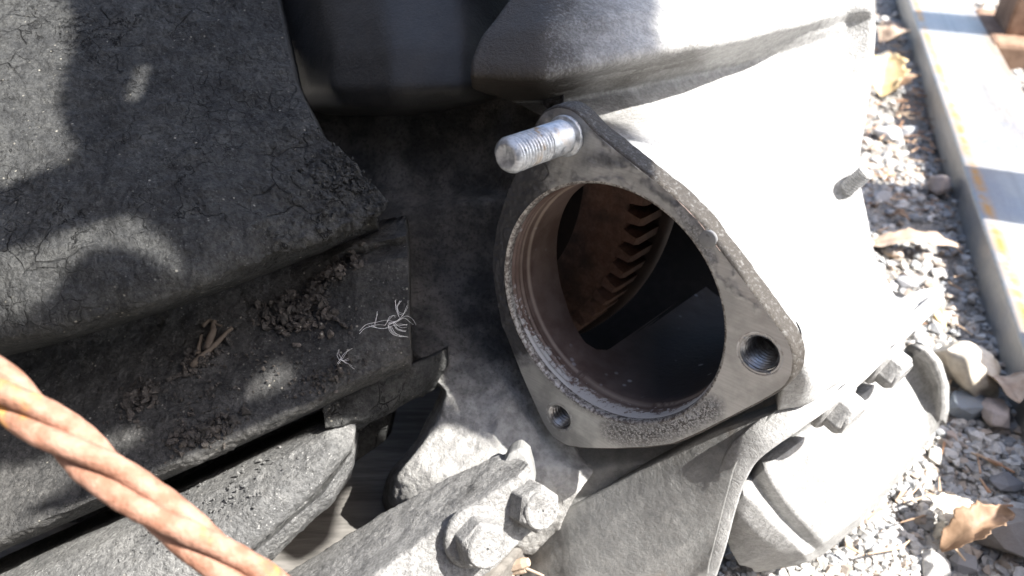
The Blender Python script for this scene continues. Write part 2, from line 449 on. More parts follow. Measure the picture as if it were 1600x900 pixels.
# ---- starter flange
OUT = [(835,193),(848,173),(868,164),(890,167),(908,180),(928,203),(960,229),(1000,261),(1040,292),(1072,320),(1100,350),(1124,384),(1158,428),(1205,492),(1236,536),(1243,560),(1240,588),(1228,606),
       (1196,626),(1140,655),(1090,680),(1052,696),(1010,701),(960,703),(915,702),(885,698),(864,686),(850,666),(838,640),(818,596),(798,545),(781,500),(772,450),(768,405),(775,352),(793,296),(812,256)]
out2 = np.array([f2(fl(*p)) for p in OUT])
rimpx = [(905,280),(860,297),(825,340),(800,400),(799,455),(812,520),(850,590),(905,635),(970,655),(1035,655),(1090,625),(1120,570),(1126,515),(1115,445),(1085,385),(1030,325),(960,287)]
rp = np.array([f2(fl(*p)) for p in rimpx]); A_ = np.c_[2*rp, np.ones(len(rp))]; sol = np.linalg.lstsq(A_, (rp**2).sum(1), rcond=None)[0]
bc = sol[:2]; BR = math.sqrt(sol[2]+bc@bc)
print('bore radius mm', BR*1000, 'fit err', np.abs(np.hypot(*(rp-bc).T)-BR).max()*1000)
BC = FC+fa*bc[0]+fb*bc[1]
def pl(a, b, h=0.0): return FC+np.multiply.outer(np.asarray(a, float), fa)+np.multiply.outer(np.asarray(b, float), fb)+FN*h
# smooth the outline and read its distance from the bore centre at every angle
o2 = resample(np.vstack([out2, out2[:1]]), 721)[:-1]
for _ in range(12): o2 = .5*o2+.25*(np.roll(o2, 1, 0)+np.roll(o2, -1, 0))
th_o = np.unwrap(np.arctan2(o2[:, 1]-bc[1], o2[:, 0]-bc[0])); rr_o = np.hypot(o2[:, 0]-bc[0], o2[:, 1]-bc[1])
if th_o[-1] < th_o[0]: th_o, rr_o = th_o[::-1], rr_o[::-1]
NTH, NR = 840, 64
th = np.linspace(0, 2*math.pi, NTH, endpoint=False)
ro = np.interp(th, np.concatenate([th_o-2*math.pi, th_o, th_o+2*math.pi]), np.tile(rr_o, 3))
ri = BR+.0011
ro = np.maximum(ro, ri+.002)
k = np.linspace(0, 1, NR)
RR = ri+(ro-.0008-ri)[None, :]*k[:, None]
A2 = bc[0]+RR*np.cos(th)[None]; B2 = bc[1]+RR*np.sin(th)[None]
holes = []
for (hx, hy, hr) in ((1187, 553, .0064), (874, 652, .0054)):
    hc = f2(fl(hx, hy)); holes.append((hc, hr))
    dd = np.hypot(A2-hc[0], B2-hc[1]); near = np.abs(dd-hr) < .0005
    A2 = np.where(near, hc[0]+(A2-hc[0])*hr/dd, A2); B2 = np.where(near, hc[1]+(B2-hc[1])*hr/dd, B2)
V3 = pl(A2, B2)
rel = .00016*fbm(V3, 240, 3)
V3p = V3.reshape(-1, 3); pp = proj(V3p); px, py = pp[:, 0], pp[:, 1]
wx = px+fbm(V3.reshape(-1, 3), 150, 4)*11; wy = py+fbm(V3.reshape(-1, 3)+.5, 150, 4)*11
gask_dark = np.exp(-(poly_dist(wx, wy, [(925,212),(965,245),(1000,275),(1050,318),(1085,345),(1130,390),(1150,425)])/8)**2)
gask_dark = np.maximum(gask_dark, .8*np.exp(-(poly_dist(wx, wy, [(1105,395),(1118,430),(1150,440),(1180,480)])/7)**2))
gask_dark = np.maximum(gask_dark, .75*np.exp(-(poly_dist(wx, wy, [(900,283),(940,278),(980,284)])/7)**2))
gask_dark = gask_dark*.62
gask_dark = np.maximum(gask_dark, 1.25*np.clip((900-px)/90, 0, 1)*np.clip((600-py)/70, 0, 1))  # left part of the face darkened towards its edge
gask_dark = np.maximum(gask_dark, .75*np.exp(-((px-955)/60)**2-((py-250)/20)**2))
for (x, y, r) in ((842,268,15),(823,297,10)):
    gask_dark = np.maximum(gask_dark, .9*np.exp(-((np.hypot(px-x, py-y)-r)/3.0)**2))
pit = np.clip(1.15-poly_dist(px, py, [(960,672),(1010,680),(1060,665),(1110,640)])/24, 0, 1)
pit = np.maximum(pit, np.clip(1-poly_dist(px, py, [(815,470),(850,570),(905,625),(960,652),(1030,655),(1095,615)])/14, 0, 1)*.9)
pit = np.maximum(pit, .6*np.clip(1-poly_dist(px, py, [(1060,330),(1090,370),(1110,405)])/14, 0, 1))
line = np.zeros_like(px); wx = px+fbm(V3.reshape(-1, 3), 180, 3)*9; wy = py+fbm(V3.reshape(-1, 3)+.5, 180, 3)*9
for pl_ in ([(905,640),(925,662),(950,672)],[(1100,620),(1105,640),(1130,632),(1150,640)],[(1120,430),(1140,428),(1172,460),(1160,510)],[(1150,620),(1170,590),(1150,560)],[(1100,450),(1125,470)]):
    line = np.maximum(line, np.exp(-(poly_dist(wx, wy, pl_)/1.8)**2))
s = NT('machined_face')
sc_ = s.n('Mapping'); s.l(s.co, sc_.inputs[0]); sc_.inputs['Rotation'].default_value = (.4, .9, .3); sc_.inputs['Scale'].default_value = (60, 60, 1400)
brush = s.noise(1.0, 3, .6, 0, sc_.outputs[0]); blot = s.noise(75, 5, .6); fine = s.noise(900, 4, .7)
ga, pi_, li = s.attr('gasket').outputs['Fac'], s.attr('pitting').outputs['Fac'], s.attr('edge_line').outputs['Fac']
col = s.mix(s.ramp(blot, .38, .62), (.31, .315, .32), (.47, .47, .47))
col = s.mix(s.ramp(brush, .3, .7, 0, .3), col, (.24, .235, .23))
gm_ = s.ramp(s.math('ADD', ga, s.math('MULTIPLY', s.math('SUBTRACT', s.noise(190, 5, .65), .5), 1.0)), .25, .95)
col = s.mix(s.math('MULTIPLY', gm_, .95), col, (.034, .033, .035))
pm_ = s.math('MULTIPLY', pi_, s.ramp(fine, .40, .55))
col = s.mix(pm_, col, (.10, .095, .09))
pw_ = s.math('MULTIPLY', pi_, s.ramp(s.noise(1500, 3), .52, .62))
col = s.mix(s.math('MULTIPLY', pw_, .8), col, (.62, .61, .6))
col = s.mix(s.math('MULTIPLY', li, .22), col, (.1, .095, .09))
met = s.math('SUBTRACT', .75, s.math('MULTIPLY', s.math('MAXIMUM', gm_, pi_), .65))
rgh = s.ramp(blot, .3, .7, .34, .5); rgh = s.math('ADD', rgh, s.math('MULTIPLY', s.math('MAXIMUM', gm_, pi_), .3))
nb = s.bump(brush, .10, .0004); nb = s.bump(s.math('MULTIPLY', fine, s.math('ADD', pi_, .08)), .9, .0009, nb)
M['face'] = s.done(col, rgh, met, nb, .5)
rel = rel.reshape(-1)*0+(.00035*gask_dark+.00015*pit)*(1+fbm(V3p, 500, 3))*.8
V3p = V3p+FN*rel[:, None]
Fc = []
for q in grid_faces(NR, NTH, True):
    c0 = V3p[list(q)].mean(0); p2 = f2(c0)
    if any(np.hypot(*(p2-hc)) < hr-.00005 for hc, hr in holes): continue
    Fc.append(q)
used = sorted({i for q in Fc for i in q}); mp = {i: j for j, i in enumerate(used)}
Vf = V3p[used]; Fc = [tuple(mp[i] for i in q) for q in Fc]
# outer edge: rounded over and carried back
edge = []
for (ins, h) in ((.0008, 0), (.0003, -.0003), (0, -.001), (-.0001, -.004), (-.0003, -.0075)):
    r_ = ro-ins; edge.append(pl(bc[0]+r_*np.cos(th), bc[1]+r_*np.sin(th), h))
E = np.array(edge); E += (FN*1.0)[None, None]*0
E[2:] += (.00025*fbm(E[2:], 250, 3))[..., None]*np.array([.5, .5, .5])
Vm, Fm = merge([(Vf, Fc)])
flange = housing.part('starter_flange', Vm, Fm, M['face'], attrs={'gasket': gask_dark[used], 'pitting': pit[used], 'edge_line': line[used]*0}, label='machined three-cornered flange round the starter opening')
housing.part('flange_edge', E.reshape(-1, 3), grid_faces(len(E), NTH, True), M['alu'], parent=flange, attrs={'grime_shade': np.full(E.size//3, 1.1)})
# bore lip: bright chamfer
ch = np.array([pl(bc[0]+r_*np.cos(th), bc[1]+r_*np.sin(th), h) for r_, h in ((ri, 0), (BR+.0004, -.0002), (BR-.0001, -.0012), (BR, -.003))])
s = NT('worn_lip'); f_ = s.noise(700, 4, .65)
M['lip'] = s.done(s.mix(s.ramp(f_, .4, .6), (.55, .53, .5), (.16, .14, .13)), .5, .55, s.bump(f_, .5, .0006), .5)
housing.part('bore_lip', ch.reshape(-1, 3), grid_faces(4, NTH, True), M['lip'], parent=flange)
# bore wall, its end cut open where the flywheel shows
def cyl_hit(px, py):
    """far wall of the bore cylinder seen through a pixel: angle and depth behind the face"""
    r = ray(px, py); o = CAMP-BC; d2 = r-FN*(r@FN); o2_ = o-FN*(o@FN)
    a = d2@d2; b = 2*o2_@d2; c = o2_@o2_-BR**2; t = (-b+math.sqrt(max(b*b-4*a*c, 0)))/(2*a)
    q = CAMP+r*t-BC; return math.atan2(q@fb, q@fa) % (2*math.pi), -(q@FN)
ends = [(912,283),(892,300),(874,335),(866,380),(868,420),(880,470),(897,515),(912,538),(930,549),(948,550),(966,542),(1000,522),(1040,490),(1075,462),(1108,446)]
he = [cyl_hit(*e) for e in ends]
print('bore ends', [(round(math.degrees(a)), round(h*1000)) for a, h in he])
ta = np.array([a for a, h in he]); ha = np.clip(np.array([h for a, h in he]), .004, .118)
ua = np.unwrap(ta); order = np.argsort(ua); ua, ha = ua[order], ha[order]
gap0 = ua[0]+2*math.pi
ua = np.concatenate([ua, [math.radians(296), math.radians(316), math.radians(332), gap0-.25, gap0-.1]]); ha = np.minimum(np.concatenate([ha, [.110, .05, .022, .020, .024]]), .118)
tt = np.unique(np.concatenate([np.linspace(ua[0], gap0, 236), np.linspace(math.radians(246), math.radians(256), 26)]))
hh = np.interp(tt, np.concatenate([ua, [gap0]]), np.concatenate([ha, [ha[0]]]))
nz = 60
kz = np.linspace(0, 1, nz)[:, None]
H_ = .003+(hh[None]-.003)*kz
BRr = BR-.0004-.0009*np.clip((H_-.012)/.001, 0, 1)+.0003*np.sin(H_*2600)*np.clip((.011-H_)/.002, 0, 1)
Vb = BC+BRr[..., None]*(np.cos(tt)[None, :, None]*fa+np.sin(tt)[None, :, None]*fb)-H_[..., None]*FN
pp = proj(Vb.reshape(-1, 3)); px, py = pp[:, 0], pp[:, 1]
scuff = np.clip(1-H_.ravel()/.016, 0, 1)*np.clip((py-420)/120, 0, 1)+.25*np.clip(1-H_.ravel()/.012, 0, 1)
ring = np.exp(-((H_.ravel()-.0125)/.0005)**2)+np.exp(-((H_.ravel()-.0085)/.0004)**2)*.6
s = NT('bore_surface'); ma = s.attr('scuff').outputs['Fac']; rg = s.attr('ring').outputs['Fac']; dk = s.attr('dark_tone').outputs['Fac']
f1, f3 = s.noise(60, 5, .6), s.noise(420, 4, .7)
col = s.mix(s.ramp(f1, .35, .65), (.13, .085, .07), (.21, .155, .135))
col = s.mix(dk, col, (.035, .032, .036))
sm_ = s.ramp(s.math('ADD', s.math('MULTIPLY', ma, .55), s.math('SUBTRACT', f3, .5)), .28, .4)
col = s.mix(sm_, col, (.55, .54, .53))
wh = s.math('MULTIPLY', s.ramp(s.voro(150), .2, .08), s.ramp(s.noise(50, 3), .48, .6))
col = s.mix(s.math('MULTIPLY', wh, .55), col, (.5, .5, .52))
col = s.mix(s.math('MULTIPLY', rg, .5), col, (.5, .43, .36))
nb = s.bump(f3, .35, .0007)
M['bore'] = s.done(col, .62, .12, nb, .3)
dark_tone = np.clip((px-900)/130, 0, 1)*np.clip((py-430)/100, 0, 1)*np.clip((H_.ravel()-.006)/.012, 0, 1)  # lower right wall darker with depth
housing.part('bore_wall', Vb.reshape(-1, 3), grid_faces(nz, len(tt)), M['bore'], parent=flange, attrs={'scuff': scuff, 'ring': ring, 'dark_tone': dark_tone}, label='rust tinted bore wall inside the opening')
# threaded holes
def thread_grid(c, axis, r, depth, pitch, cut, seg=48, inward=True, h0=0.0):
    a, b, n = frame_of(axis, (0, 0, 1)); nzz = int(depth/pitch*8)+1; V = []
    for j in range(nzz):
        h = depth*j/(nzz-1)
        for i in range(seg):
            t = 2*math.pi*i/seg; ph = (h/pitch-t/(2*math.pi)) % 1.0; tri = abs(ph*2-1)
            rr = r-cut*tri; V.append(np.asarray(c)+n*(h0+(-h if inward else h))+rr*(math.cos(t)*a+math.sin(t)*b))
    return np.array(V), grid_faces(nzz, seg, True)
s = NT('thread_steel'); f_ = s.noise(500, 4, .6)
M['thread'] = s.done(s.mix(s.ramp(f_, .4, .65), (.42, .43, .45), (.26, .25, .25)), .33, .85, s.bump(f_, .3, .0004), .5)
for (hc, hr) in holes:
    c3 = pl(hc[0], hc[1])
    V1, F1 = lathe(c3, FN, [(.00005, hr+.0012), (.00012, hr+.0007), (-.0010, hr-.0004)], 48)
    V2, F2 = thread_grid(c3-FN*.0010, FN, hr-.0003, .017, .00165, .0009)
    V4, F4 = lathe(c3-FN*.018, FN, [(0, hr), (-.001, hr*.6), (-.003, .0001)], 48)
    housing.part('threaded_hole', *merge([(V1, F1), (V2, F2), (V4, F4)]), M['thread'], parent=flange)
# dowel spot and raised gasket scraps on the face
c3 = fl(1106, 374); V, F = lathe(c3, FN, [(-.001, .0028), (.00022, .0028), (.0003, .0026), (.0003, .0001)], 40)
s = NT('dowel_grey'); f_ = s.noise(500, 4); M['dowel'] = s.done(s.mix(f_, (.22, .22, .22), (.32, .32, .315)), .65, .2, s.bump(f_, .3, .0004))
housing.part('dowel', V, F, M['dowel'], parent=flange)
# stud
s = NT('zinc_steel'); f_ = s.noise(450, 5, .65); g_ = s.attr('wear').outputs['Fac']
col = s.mix(s.ramp(f_, .35, .62), (.36, .38, .41), (.60, .62, .64)); col = s.mix(s.math('MULTIPLY', g_, s.ramp(s.noise(160, 3), .5, .62)), col, (.42, .30, .18))
M['zinc'] = s.done(col, s.ramp(f_, .3, .7, .34, .6), .75, s.bump(f_, .35, .0005), .5)
sb = fl(884, 212)
tipc = C(791, 246, 1.0); best = min(np.linspace(.02, .06, 200), key=lambda L: np.hypot(*(proj(sb+FN*L)[:2]-np.array([790, 246]))))
print('stud length', best, proj(sb+FN*best))
SR = .0058
V1, F1 = lathe(sb, FN, [(0, SR+.0012), (.0010, SR+.0012), (.0014, SR+.0006), (.0016, SR-.0006), (.0024, SR-.0006), (.0028, SR+.0001), (.0030, SR), (best*.40, SR), (best*.42, SR-.0004)], 56)
LT = best*.52
V2, F2 = thread_grid(sb, FN, SR, LT, .00150, .00075, 56, False, best*.42)
V5, F5 = lathe(sb+FN*(best*.94), FN, [(0, SR-.0003), (best*.03, SR-.0009), (best*.055, SR-.0017), (best*.058, SR-.0022), (best*.045, SR-.0034), (best*.042, .0001)], 56)
VV, FF = merge([(V1, F1), (V2, F2), (V5, F5)]); VV = VV+(.00010*fbm(VV, 900, 2))[:, None]*FN
wz = np.clip(1-np.abs(((VV-sb)@FN)/best-.5)/.25, 0, 1)
housing.part('threaded_stud', VV, FF, M['zinc'], parent=flange, attrs={'wear': wz}, label='zinc plated stud standing out of the flange corner')
# small stud at the far edge of the casting
q0, q1 = P(1322, 296, 392), P(1354, 268, 384); ax = unit(q1-q0); L = np.linalg.norm(q1-q0)
V1, F1 = thread_grid(q0, ax, .0042, L*.95, .0013, .0006, 32, False); V2, F2 = lathe(q0+ax*L*.95, ax, [(0, .0040), (.0010, .0032), (.0011, .0001)], 32)
housing.part('short_stud', *merge([(V1, F1), (V2, F2)]), M['alu'])

# ==================================================================== FLYWHEEL
tdir = unit(np.array([-.34, -.94, .853])); rdir = unit(np.cross(FN_C, tdir)); rdir = rdir if rdir[0] > 0 else -rdir
RW, TD, RT = D(rdir), D(tdir), .122
p0 = P(956, 413, 352); FWC = p0-RW*(RT-.006)
fly = Thing('flywheel', 'rusty toothed flywheel seen through the starter opening', 'flywheel', FWC)
def wheel(prof, a0=-.46, a1=1.25, seg=130):
    V = [];
    for (h, r) in prof:
        for i in range(seg):
            t = a0+(a1-a0)*i/(seg-1); V.append(FWC+FN*h+r*(math.cos(t)*RW+math.sin(t)*TD))
    return np.array(V), grid_faces(len(prof), seg)
V, F = wheel([(-.018, RT-.030), (0, RT-.030), (.0006, RT-.0294), (.0006, RT-.0165), (.0001, RT-.016), (.0001, RT-.0066), (-.0004, RT-.006), (-.018, RT-.006)])
fly.part('ring', V, F, M['rust'], auto=50)
V, F = wheel([(-.018, .02), (-.018, RT+.000), (-.0185, RT+.0035), (-.020, RT+.0045), (-.026, RT+.0045), (-.032, RT+.001), (-.032, .02)])
s = NT('dark_flywheel'); f_ = s.noise(120, 5); M['flydark'] = s.done(s.mix(f_, (.03, .022, .02), (.075, .05, .042)), .7, .3, s.bump(f_, .4, .001))
fly.part('disc', V, F, M['flydark'], auto=50)
NT_ = 80
pit_a = 2*math.pi/NT_
tooth_me = None
for kx in range(-6, 13):
    # tooth profile in (tangential, radial), bevelled entry end
    if tooth_me is None:
        pr = [(-.0037, -.0005), (-.0029, .0022), (-.0021, .0074), (.0021, .0074), (.0029, .0022), (.0037, -.0005)]
        fr = [(x*.8, y-.0008 if y > .003 else y) for x, y in pr]
        Vt = [(x, y, z) for z, q in ((.0004, fr), (-.0026, pr), (-.0175, pr)) for x, y in q]
        Ft = [tuple(range(6)), tuple(range(17, 11, -1))]+[(j*6+i, j*6+(i+1) % 6, (j+1)*6+(i+1) % 6, (j+1)*6+i) for j in range(2) for i in range(6)]
        o = mesh_obj('tooth', Vt, Ft, M['rust'], False); tooth_me = o.data
    else:
        o = bpy.data.objects.new('tooth', tooth_me); COL.objects.link(o)
    t = kx*pit_a+.012; r_ = math.cos(t)*RW+math.sin(t)*TD; g = -math.sin(t)*RW+math.cos(t)*TD
    mm = Matrix(((g[0], r_[0], FN[0], 0), (g[1], r_[1], FN[1], 0), (g[2], r_[2], FN[2], 0), (0, 0, 0, 1)))
    loc = r_*(RT-.006); o.parent = fly.o; o.matrix_local = Matrix.Translation(Vector(loc)) @ mm

# ==================================================================== OIL PAN
pan = Thing('oil_pan', 'dusty oil pan with a thick rim and sunlit ribbed front, below the starter flange', 'oil pan', P(1200, 860, 400))
rows = [
 [(805,868,352),(880,800,330),(1000,735,308),(1120,672,288),(1215,640,273)],
 [(815,900,345),(890,850,326),(1000,775,306),(1110,715,288),(1180,680,276)],
 [(830,960,345),(900,900,326),(1000,830,308),(1090,770,292),(1148,730,281)],
 [(850,1010,348),(920,950,330),(1000,895,314),(1080,840,300),(1130,795,290)],
 [(880,1080,360),(940,1010,345),(1010,960,330),(1070,915,316),(1106,890,306)],
 [(900,1150,390),(960,1080,375),(1020,1010,358),(1080,960,345),(1112,930,335)]]
G = loft_pts(rows, 110, 110, 4); G = pix_noise_disp(G, .0005, 25, 2); G = pix_noise_disp(G, .00008, 500, 2)
V, F = solid_grid(G, D([.5, .2, 1])*.008)
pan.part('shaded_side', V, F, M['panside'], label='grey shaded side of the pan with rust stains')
# rim: a thick bent edge
rimc = [(1100,905,312),(1116,850,300),(1128,795,291),(1142,745,283),(1160,708,278),(1190,682,274),(1240,648,273),(1290,612,281),(1340,573,300),(1400,522,338),(1440,490,368),(1465,465,392)]
def strip(center, wpx, up, thick, n=140):
    """a thick bent plate edge following center, wpx wide in the picture"""
    c = resample([P(*p) for p in center], n); q = proj(c)
    return c
cpts = resample(np.array([P(*p) for p in rimc]), 150)
for _ in range(6): cpts[1:-1] = .5*cpts[1:-1]+.25*(cpts[:-2]+cpts[2:])
Tn = np.gradient(cpts, axis=0); Tn /= np.linalg.norm(Tn, axis=1, keepdims=True)
view = unit_v = (cpts-CAMP)/np.linalg.norm(cpts-CAMP, axis=1, keepdims=True)
side = np.cross(Tn, view); side /= np.linalg.norm(side, axis=1, keepdims=True)      # across the strip in the picture
fr_ = np.cross(side, Tn); fr_ /= np.linalg.norm(fr_, axis=1, keepdims=True)
wid = np.interp(np.linspace(0, 1, 150), [0, .25, .5, .75, 1], [.0042, .0052, .0056, .0042, .0030])[:, None]
prof = [(-1, .9), (-1.0, .12), (-.86, 0), (.86, 0), (1.0, .12), (1.0, .9)]
sgn = 1 if np.mean((fr_*view).sum(1)) > 0 else -1
S = np.array([cpts+side*wid*a+sgn*fr_*b*.011 for a, b in prof])
S += (.00012*fbm(S, 220, 3))[..., None]*np.array([.6, .6, .6])
pan.part('rim', S.reshape(-1, 3), grid_faces(len(prof), 150), M['pan'])
# far ear of the rim
ear = [(1398,470),(1420,458),(1443,450),(1463,447),(1472,455),(1479,470),(1462,487),(1440,502),(1415,508)]
pe = np.array([P(x, y, 392-(y-470)*.25) for x, y in ear]); V, F = prism(pe, D([.3, -.4, 1])*.007)
bevel(pan.part('rim_ear', V, F, M['pan'], smooth=False), .0012)
rows = [
 [(1120,800,322),(1146,790,302),(1164,772,295),(1178,748,314),(1194,732,303),(1250,690,307),(1330,630,328),(1396,578,358),(1404,574,378),(1428,556,382),(1436,549,370),(1446,546,368),(1455,545,380)],
 [(1130,830,328),(1158,808,306),(1180,784,299),(1192,772,320),(1208,760,309),(1275,712,317),(1352,645,340),(1408,594,368),(1416,590,388),(1444,572,390),(1452,566,375),(1463,563,374),(1472,566,386)],
 [(1142,860,338),(1186,838,318),(1206,814,311),(1219,808,332),(1236,796,323),(1300,752,332),(1376,680,354),(1426,622,382),(1434,618,400),(1460,604,400),(1466,598,386),(1477,596,386),(1484,604,400)],
 [(1155,882,348),(1214,860,330),(1236,844,324),(1249,838,342),(1264,826,334),(1322,786,343),(1394,712,366),(1440,655,394),(1447,648,404),(1463,638,404),(1470,634,398),(1478,634,400),(1483,642,412)],
 [(1175,888,362),(1238,874,344),(1258,868,339),(1274,860,350),(1288,850,346),(1338,812,356),(1404,738,380),(1446,682,406),(1452,675,412),(1463,662,412),(1469,657,410),(1474,656,412),(1478,662,424)],
 [(1180,895,377),(1242,884,360),(1262,878,358),(1280,870,370),(1294,860,368),(1344,820,376),(1408,746,398),(1450,690,424),(1455,683,426),(1465,670,428),(1470,665,428),(1474,664,428),(1478,668,436)]]
G = loft_pts(rows, 170, 130, 1, True); G = pix_noise_disp(G, .00022, 60, 3); G = pix_noise_disp(G, .00007, 600, 2)
V, F = solid_grid(G, D([.1, .2, 1])*.012)
pan.part('ribbed_front', V, F, M['pan'])
# rim to front web behind the bolts
def hex_bolt(thing, c, axis, r, h, name='bolt', mat=None, washer=True, spin=0.2, parent=None):
    a, b, n = frame_of(axis, (0, 0, 1)); parts = []
    def ringp(hh, rr, k=6):
        return [c+n*hh+rr*(math.cos(spin+2*math.pi*i/k)*a+math.sin(spin+2*math.pi*i/k)*b) for i in range(k)]
    hx = [ringp(0, r), ringp(h*.82, r), ringp(h, r*.86)]
    V = np.array([p for q in hx for p in q]); F = grid_faces(3, 6, True)+[tuple(range(12, 18))]
    parts.append((V, F))
    if washer: parts.append(lathe(c, axis, [(-.001, r*1.28), (.0010, r*1.28), (.0019, r*1.12), (.0021, r*.5)], 36))
    parts.append(lathe(c+n*h, axis, [(-.0005, r*.80), (.0006, r*.78), (.0009, r*.70), (.0006, r*.05)], 32))
    V, F = merge(parts)
    o = thing.part(name, V, F, mat or M['pan'], smooth=False, parent=parent); bevel(o, .0007, 3); return o
bax = D(unit([.62, -.62, -.48]))
for (x, y, d) in ((1303, 632, 293), (1382, 567, 333)):
    hex_bolt(pan, P(x, y, d), bax, .0088, .0080, mat=M['pan'], spin=.0)

# ==================================================================== ENGINE BLOCK (left, caked in dirt)
block = Thing('engine_block', 'black engine block caked in cracked oily dirt, with stepped ledges', 'engine block', P(200, 700, 380))
rows = [
 [(-120,-160,400),(100,-160,400),(300,-160,400),(405,-160,395)],
 [(-120,-40,352),(100,-40,352),(300,-40,350),(424,-40,345)],
 [(-120,120,305),(100,120,306),(300,120,306),(458,120,306)],
 [(-120,240,276),(100,235,278),(320,225,282),(500,208,290)],
 [(-120,340,262),(100,330,260),(320,300,264),(562,262,283)],
 [(-120,430,252),(80,410,250),(300,370,254),(608,308,279)],
 [(-120,520,246),(80,478,246),(280,430,250),(600,330,276)],
 [(-120,566,248),(80,512,247),(280,453,251),(592,345,277)],
 [(-120,580,262),(80,526,262),(280,466,264),(590,354,288)],
 [(-120,588,286),(80,540,288),(280,480,288),(592,362,300)]]
G = loft_pts(rows, 400, 350, 4)
h1 = fbm(G, 16, 3)*.0020; h2 = fbm(G, 110, 4)*.0009; h3 = np.abs(fbm(G, 420, 3))*.0009
pp = proj(G.reshape(-1, 3)).reshape(G.shape); px, py = pp[..., 0], pp[..., 1]
rough = np.clip((px-380)/150, 0, 1)*np.clip((py-180)/80, 0, 1)
G = G+gnormals(G)*(h1+h2*(1+1.5*rough)+h3*(.6+1.2*rough)+rough*.0022*fbm(G, 75, 3))[..., None]*np.clip((338-np.arange(350))/25, 0, 1)[:, None, None]
V, F = solid_grid(G, D([-.15, .1, 1])*.03)
upper = block.part('upper_ledge', V, F, M['block'], label='upper ledge under a cracked crust of dirt')
UB = BVHTree.FromPolygons([Vector(v) for v in V], F)
rows = [
 [(-120,560,302),(80,505,300),(280,440,298),(460,390,304),(540,366,306),(632,352,306)],
 [(-120,620,298),(80,560,297),(280,495,296),(460,430,298),(545,388,286),(634,368,286)],
 [(-120,640,296),(80,580,295),(280,510,294),(470,450,296),(548,402,292),(635,382,291)],
 [(-120,660,292),(80,605,292),(280,540,291),(470,470,292),(550,415,284),(636,398,284)],
 [(-120,760,272),(80,690,274),(280,615,277),(470,535,282),(560,480,281),(638,470,283)],
 [(-120,850,258),(80,780,260),(280,690,264),(450,625,271),(570,560,276),(640,540,281)],
 [(-120,892,253),(80,808,255),(280,722,260),(450,645,268),(560,592,275),(642,558,281)],
 [(-120,905,256),(80,820,258),(280,733,263),(450,655,271),(560,602,278),(642,568,285)],
 [(-120,912,285),(80,828,285),(280,740,287),(450,662,290),(560,610,296),(642,574,302)]]
G = loft_pts(rows, 260, 200, 2, True); fade = np.clip((193-np.arange(200))/22, 0, 1)[:, None]
G = G+gnormals(G)*(fade*(fbm(G, 22, 4)*.0014+fbm(G, 130, 4)*.0006+np.abs(fbm(G, 480, 3))*.0005))[..., None]
V, F = solid_grid(G, D([-.1, .2, 1])*.03)
lower = block.part('lower_ledge', V, F, M['block_low'], label='lower ledge scattered with crumbled dirt')
LB = BVHTree.FromPolygons([Vector(v) for v in V], F)
# deep back of the recesses
rows = [[(-160,540,345),(300,430,345),(600,350,345)], [(-160,700,345),(300,640,345),(650,480,345)], [(-160,1000,350),(300,900,350),(600,690,350)]]
V, F = solid_grid(loft_pts(rows, 20, 20, 1), D([0, 0, 1])*.02)
block.part('back_plate', V, F, M['block'])
# tab and web below the lower ledge
rows = [[(500,614,294),(600,588,298),(700,545,318)], [(504,642,291),(594,622,296),(700,575,320)], [(508,668,288),(568,656,292),(690,592,324)], [(512,680,298),(560,667,302),(690,604,334)]]
G = loft_pts(rows, 70, 50, 1); G = pix_noise_disp(G, .0012, 120, 4)
V, F = solid_grid(G, D([0, .1, 1])*.008)
block.part('tab', V, F, M['block'])

# ==================================================================== DUSTY SEALED COVER (rounded, lower left)
cover = Thing('sump_cover', 'rounded dust covered cover with a seam, lower left below the ledges', 'engine part', P(200, 900, 380))
rows = [
 [(-140,960,288),(60,870,290),(250,785,292),(420,705,296),(520,655,300),(556,630,306)],
 [(-140,990,276),(60,895,277),(260,808,280),(430,722,284),(520,672,290),(556,640,300)],
 [(-140,1060,264),(60,960,265),(270,862,268),(430,772,274),(515,710,282),(554,672,294)],
 [(-140,1130,262),(60,1030,263),(270,925,265),(410,832,272),(500,755,280),(551,692,292)],
 [(-140,1165,263),(60,1065,264),(265,955,266),(400,850,273),(493,768,281),(550,698,293)],
 [(-140,1172,269),(60,1072,270),(263,962,272),(397,856,279),(490,774,287),(548,703,299)],
 [(-140,1178,264),(60,1078,265),(266,968,267),(402,862,274),(506,770,282),(551,708,294)],
 [(-140,1230,270),(60,1130,271),(290,1000,273),(416,872,279),(518,778,287),(550,730,298)],
 [(-140,1260,288),(60,1160,288),(295,1015,288),(412,884,294),(515,790,301),(546,746,310)],
 [(-140,1270,318),(60,1170,318),(290,1020,318),(405,890,324),(490,805,328),(535,745,333)]]
G = loft_pts(rows, 240, 240, 2, True)
fade = np.clip((np.arange(240)-6)/25, 0, 1)[:, None]*np.clip((225-np.arange(240))/20, 0, 1)[:, None]
G = G+gnormals(G)*(fade*(fbm(G, 30, 3)*.0008+fbm(G, 260, 3)*.00035+np.abs(fbm(G, 600, 2))*.0003))[..., None]
V, F = solid_grid(G, D([-.1, .2, 1])*.02)
cover.part('shell', V, F, M['roller'])
RB = BVHTree.FromPolygons([Vector(v) for v in V], F)

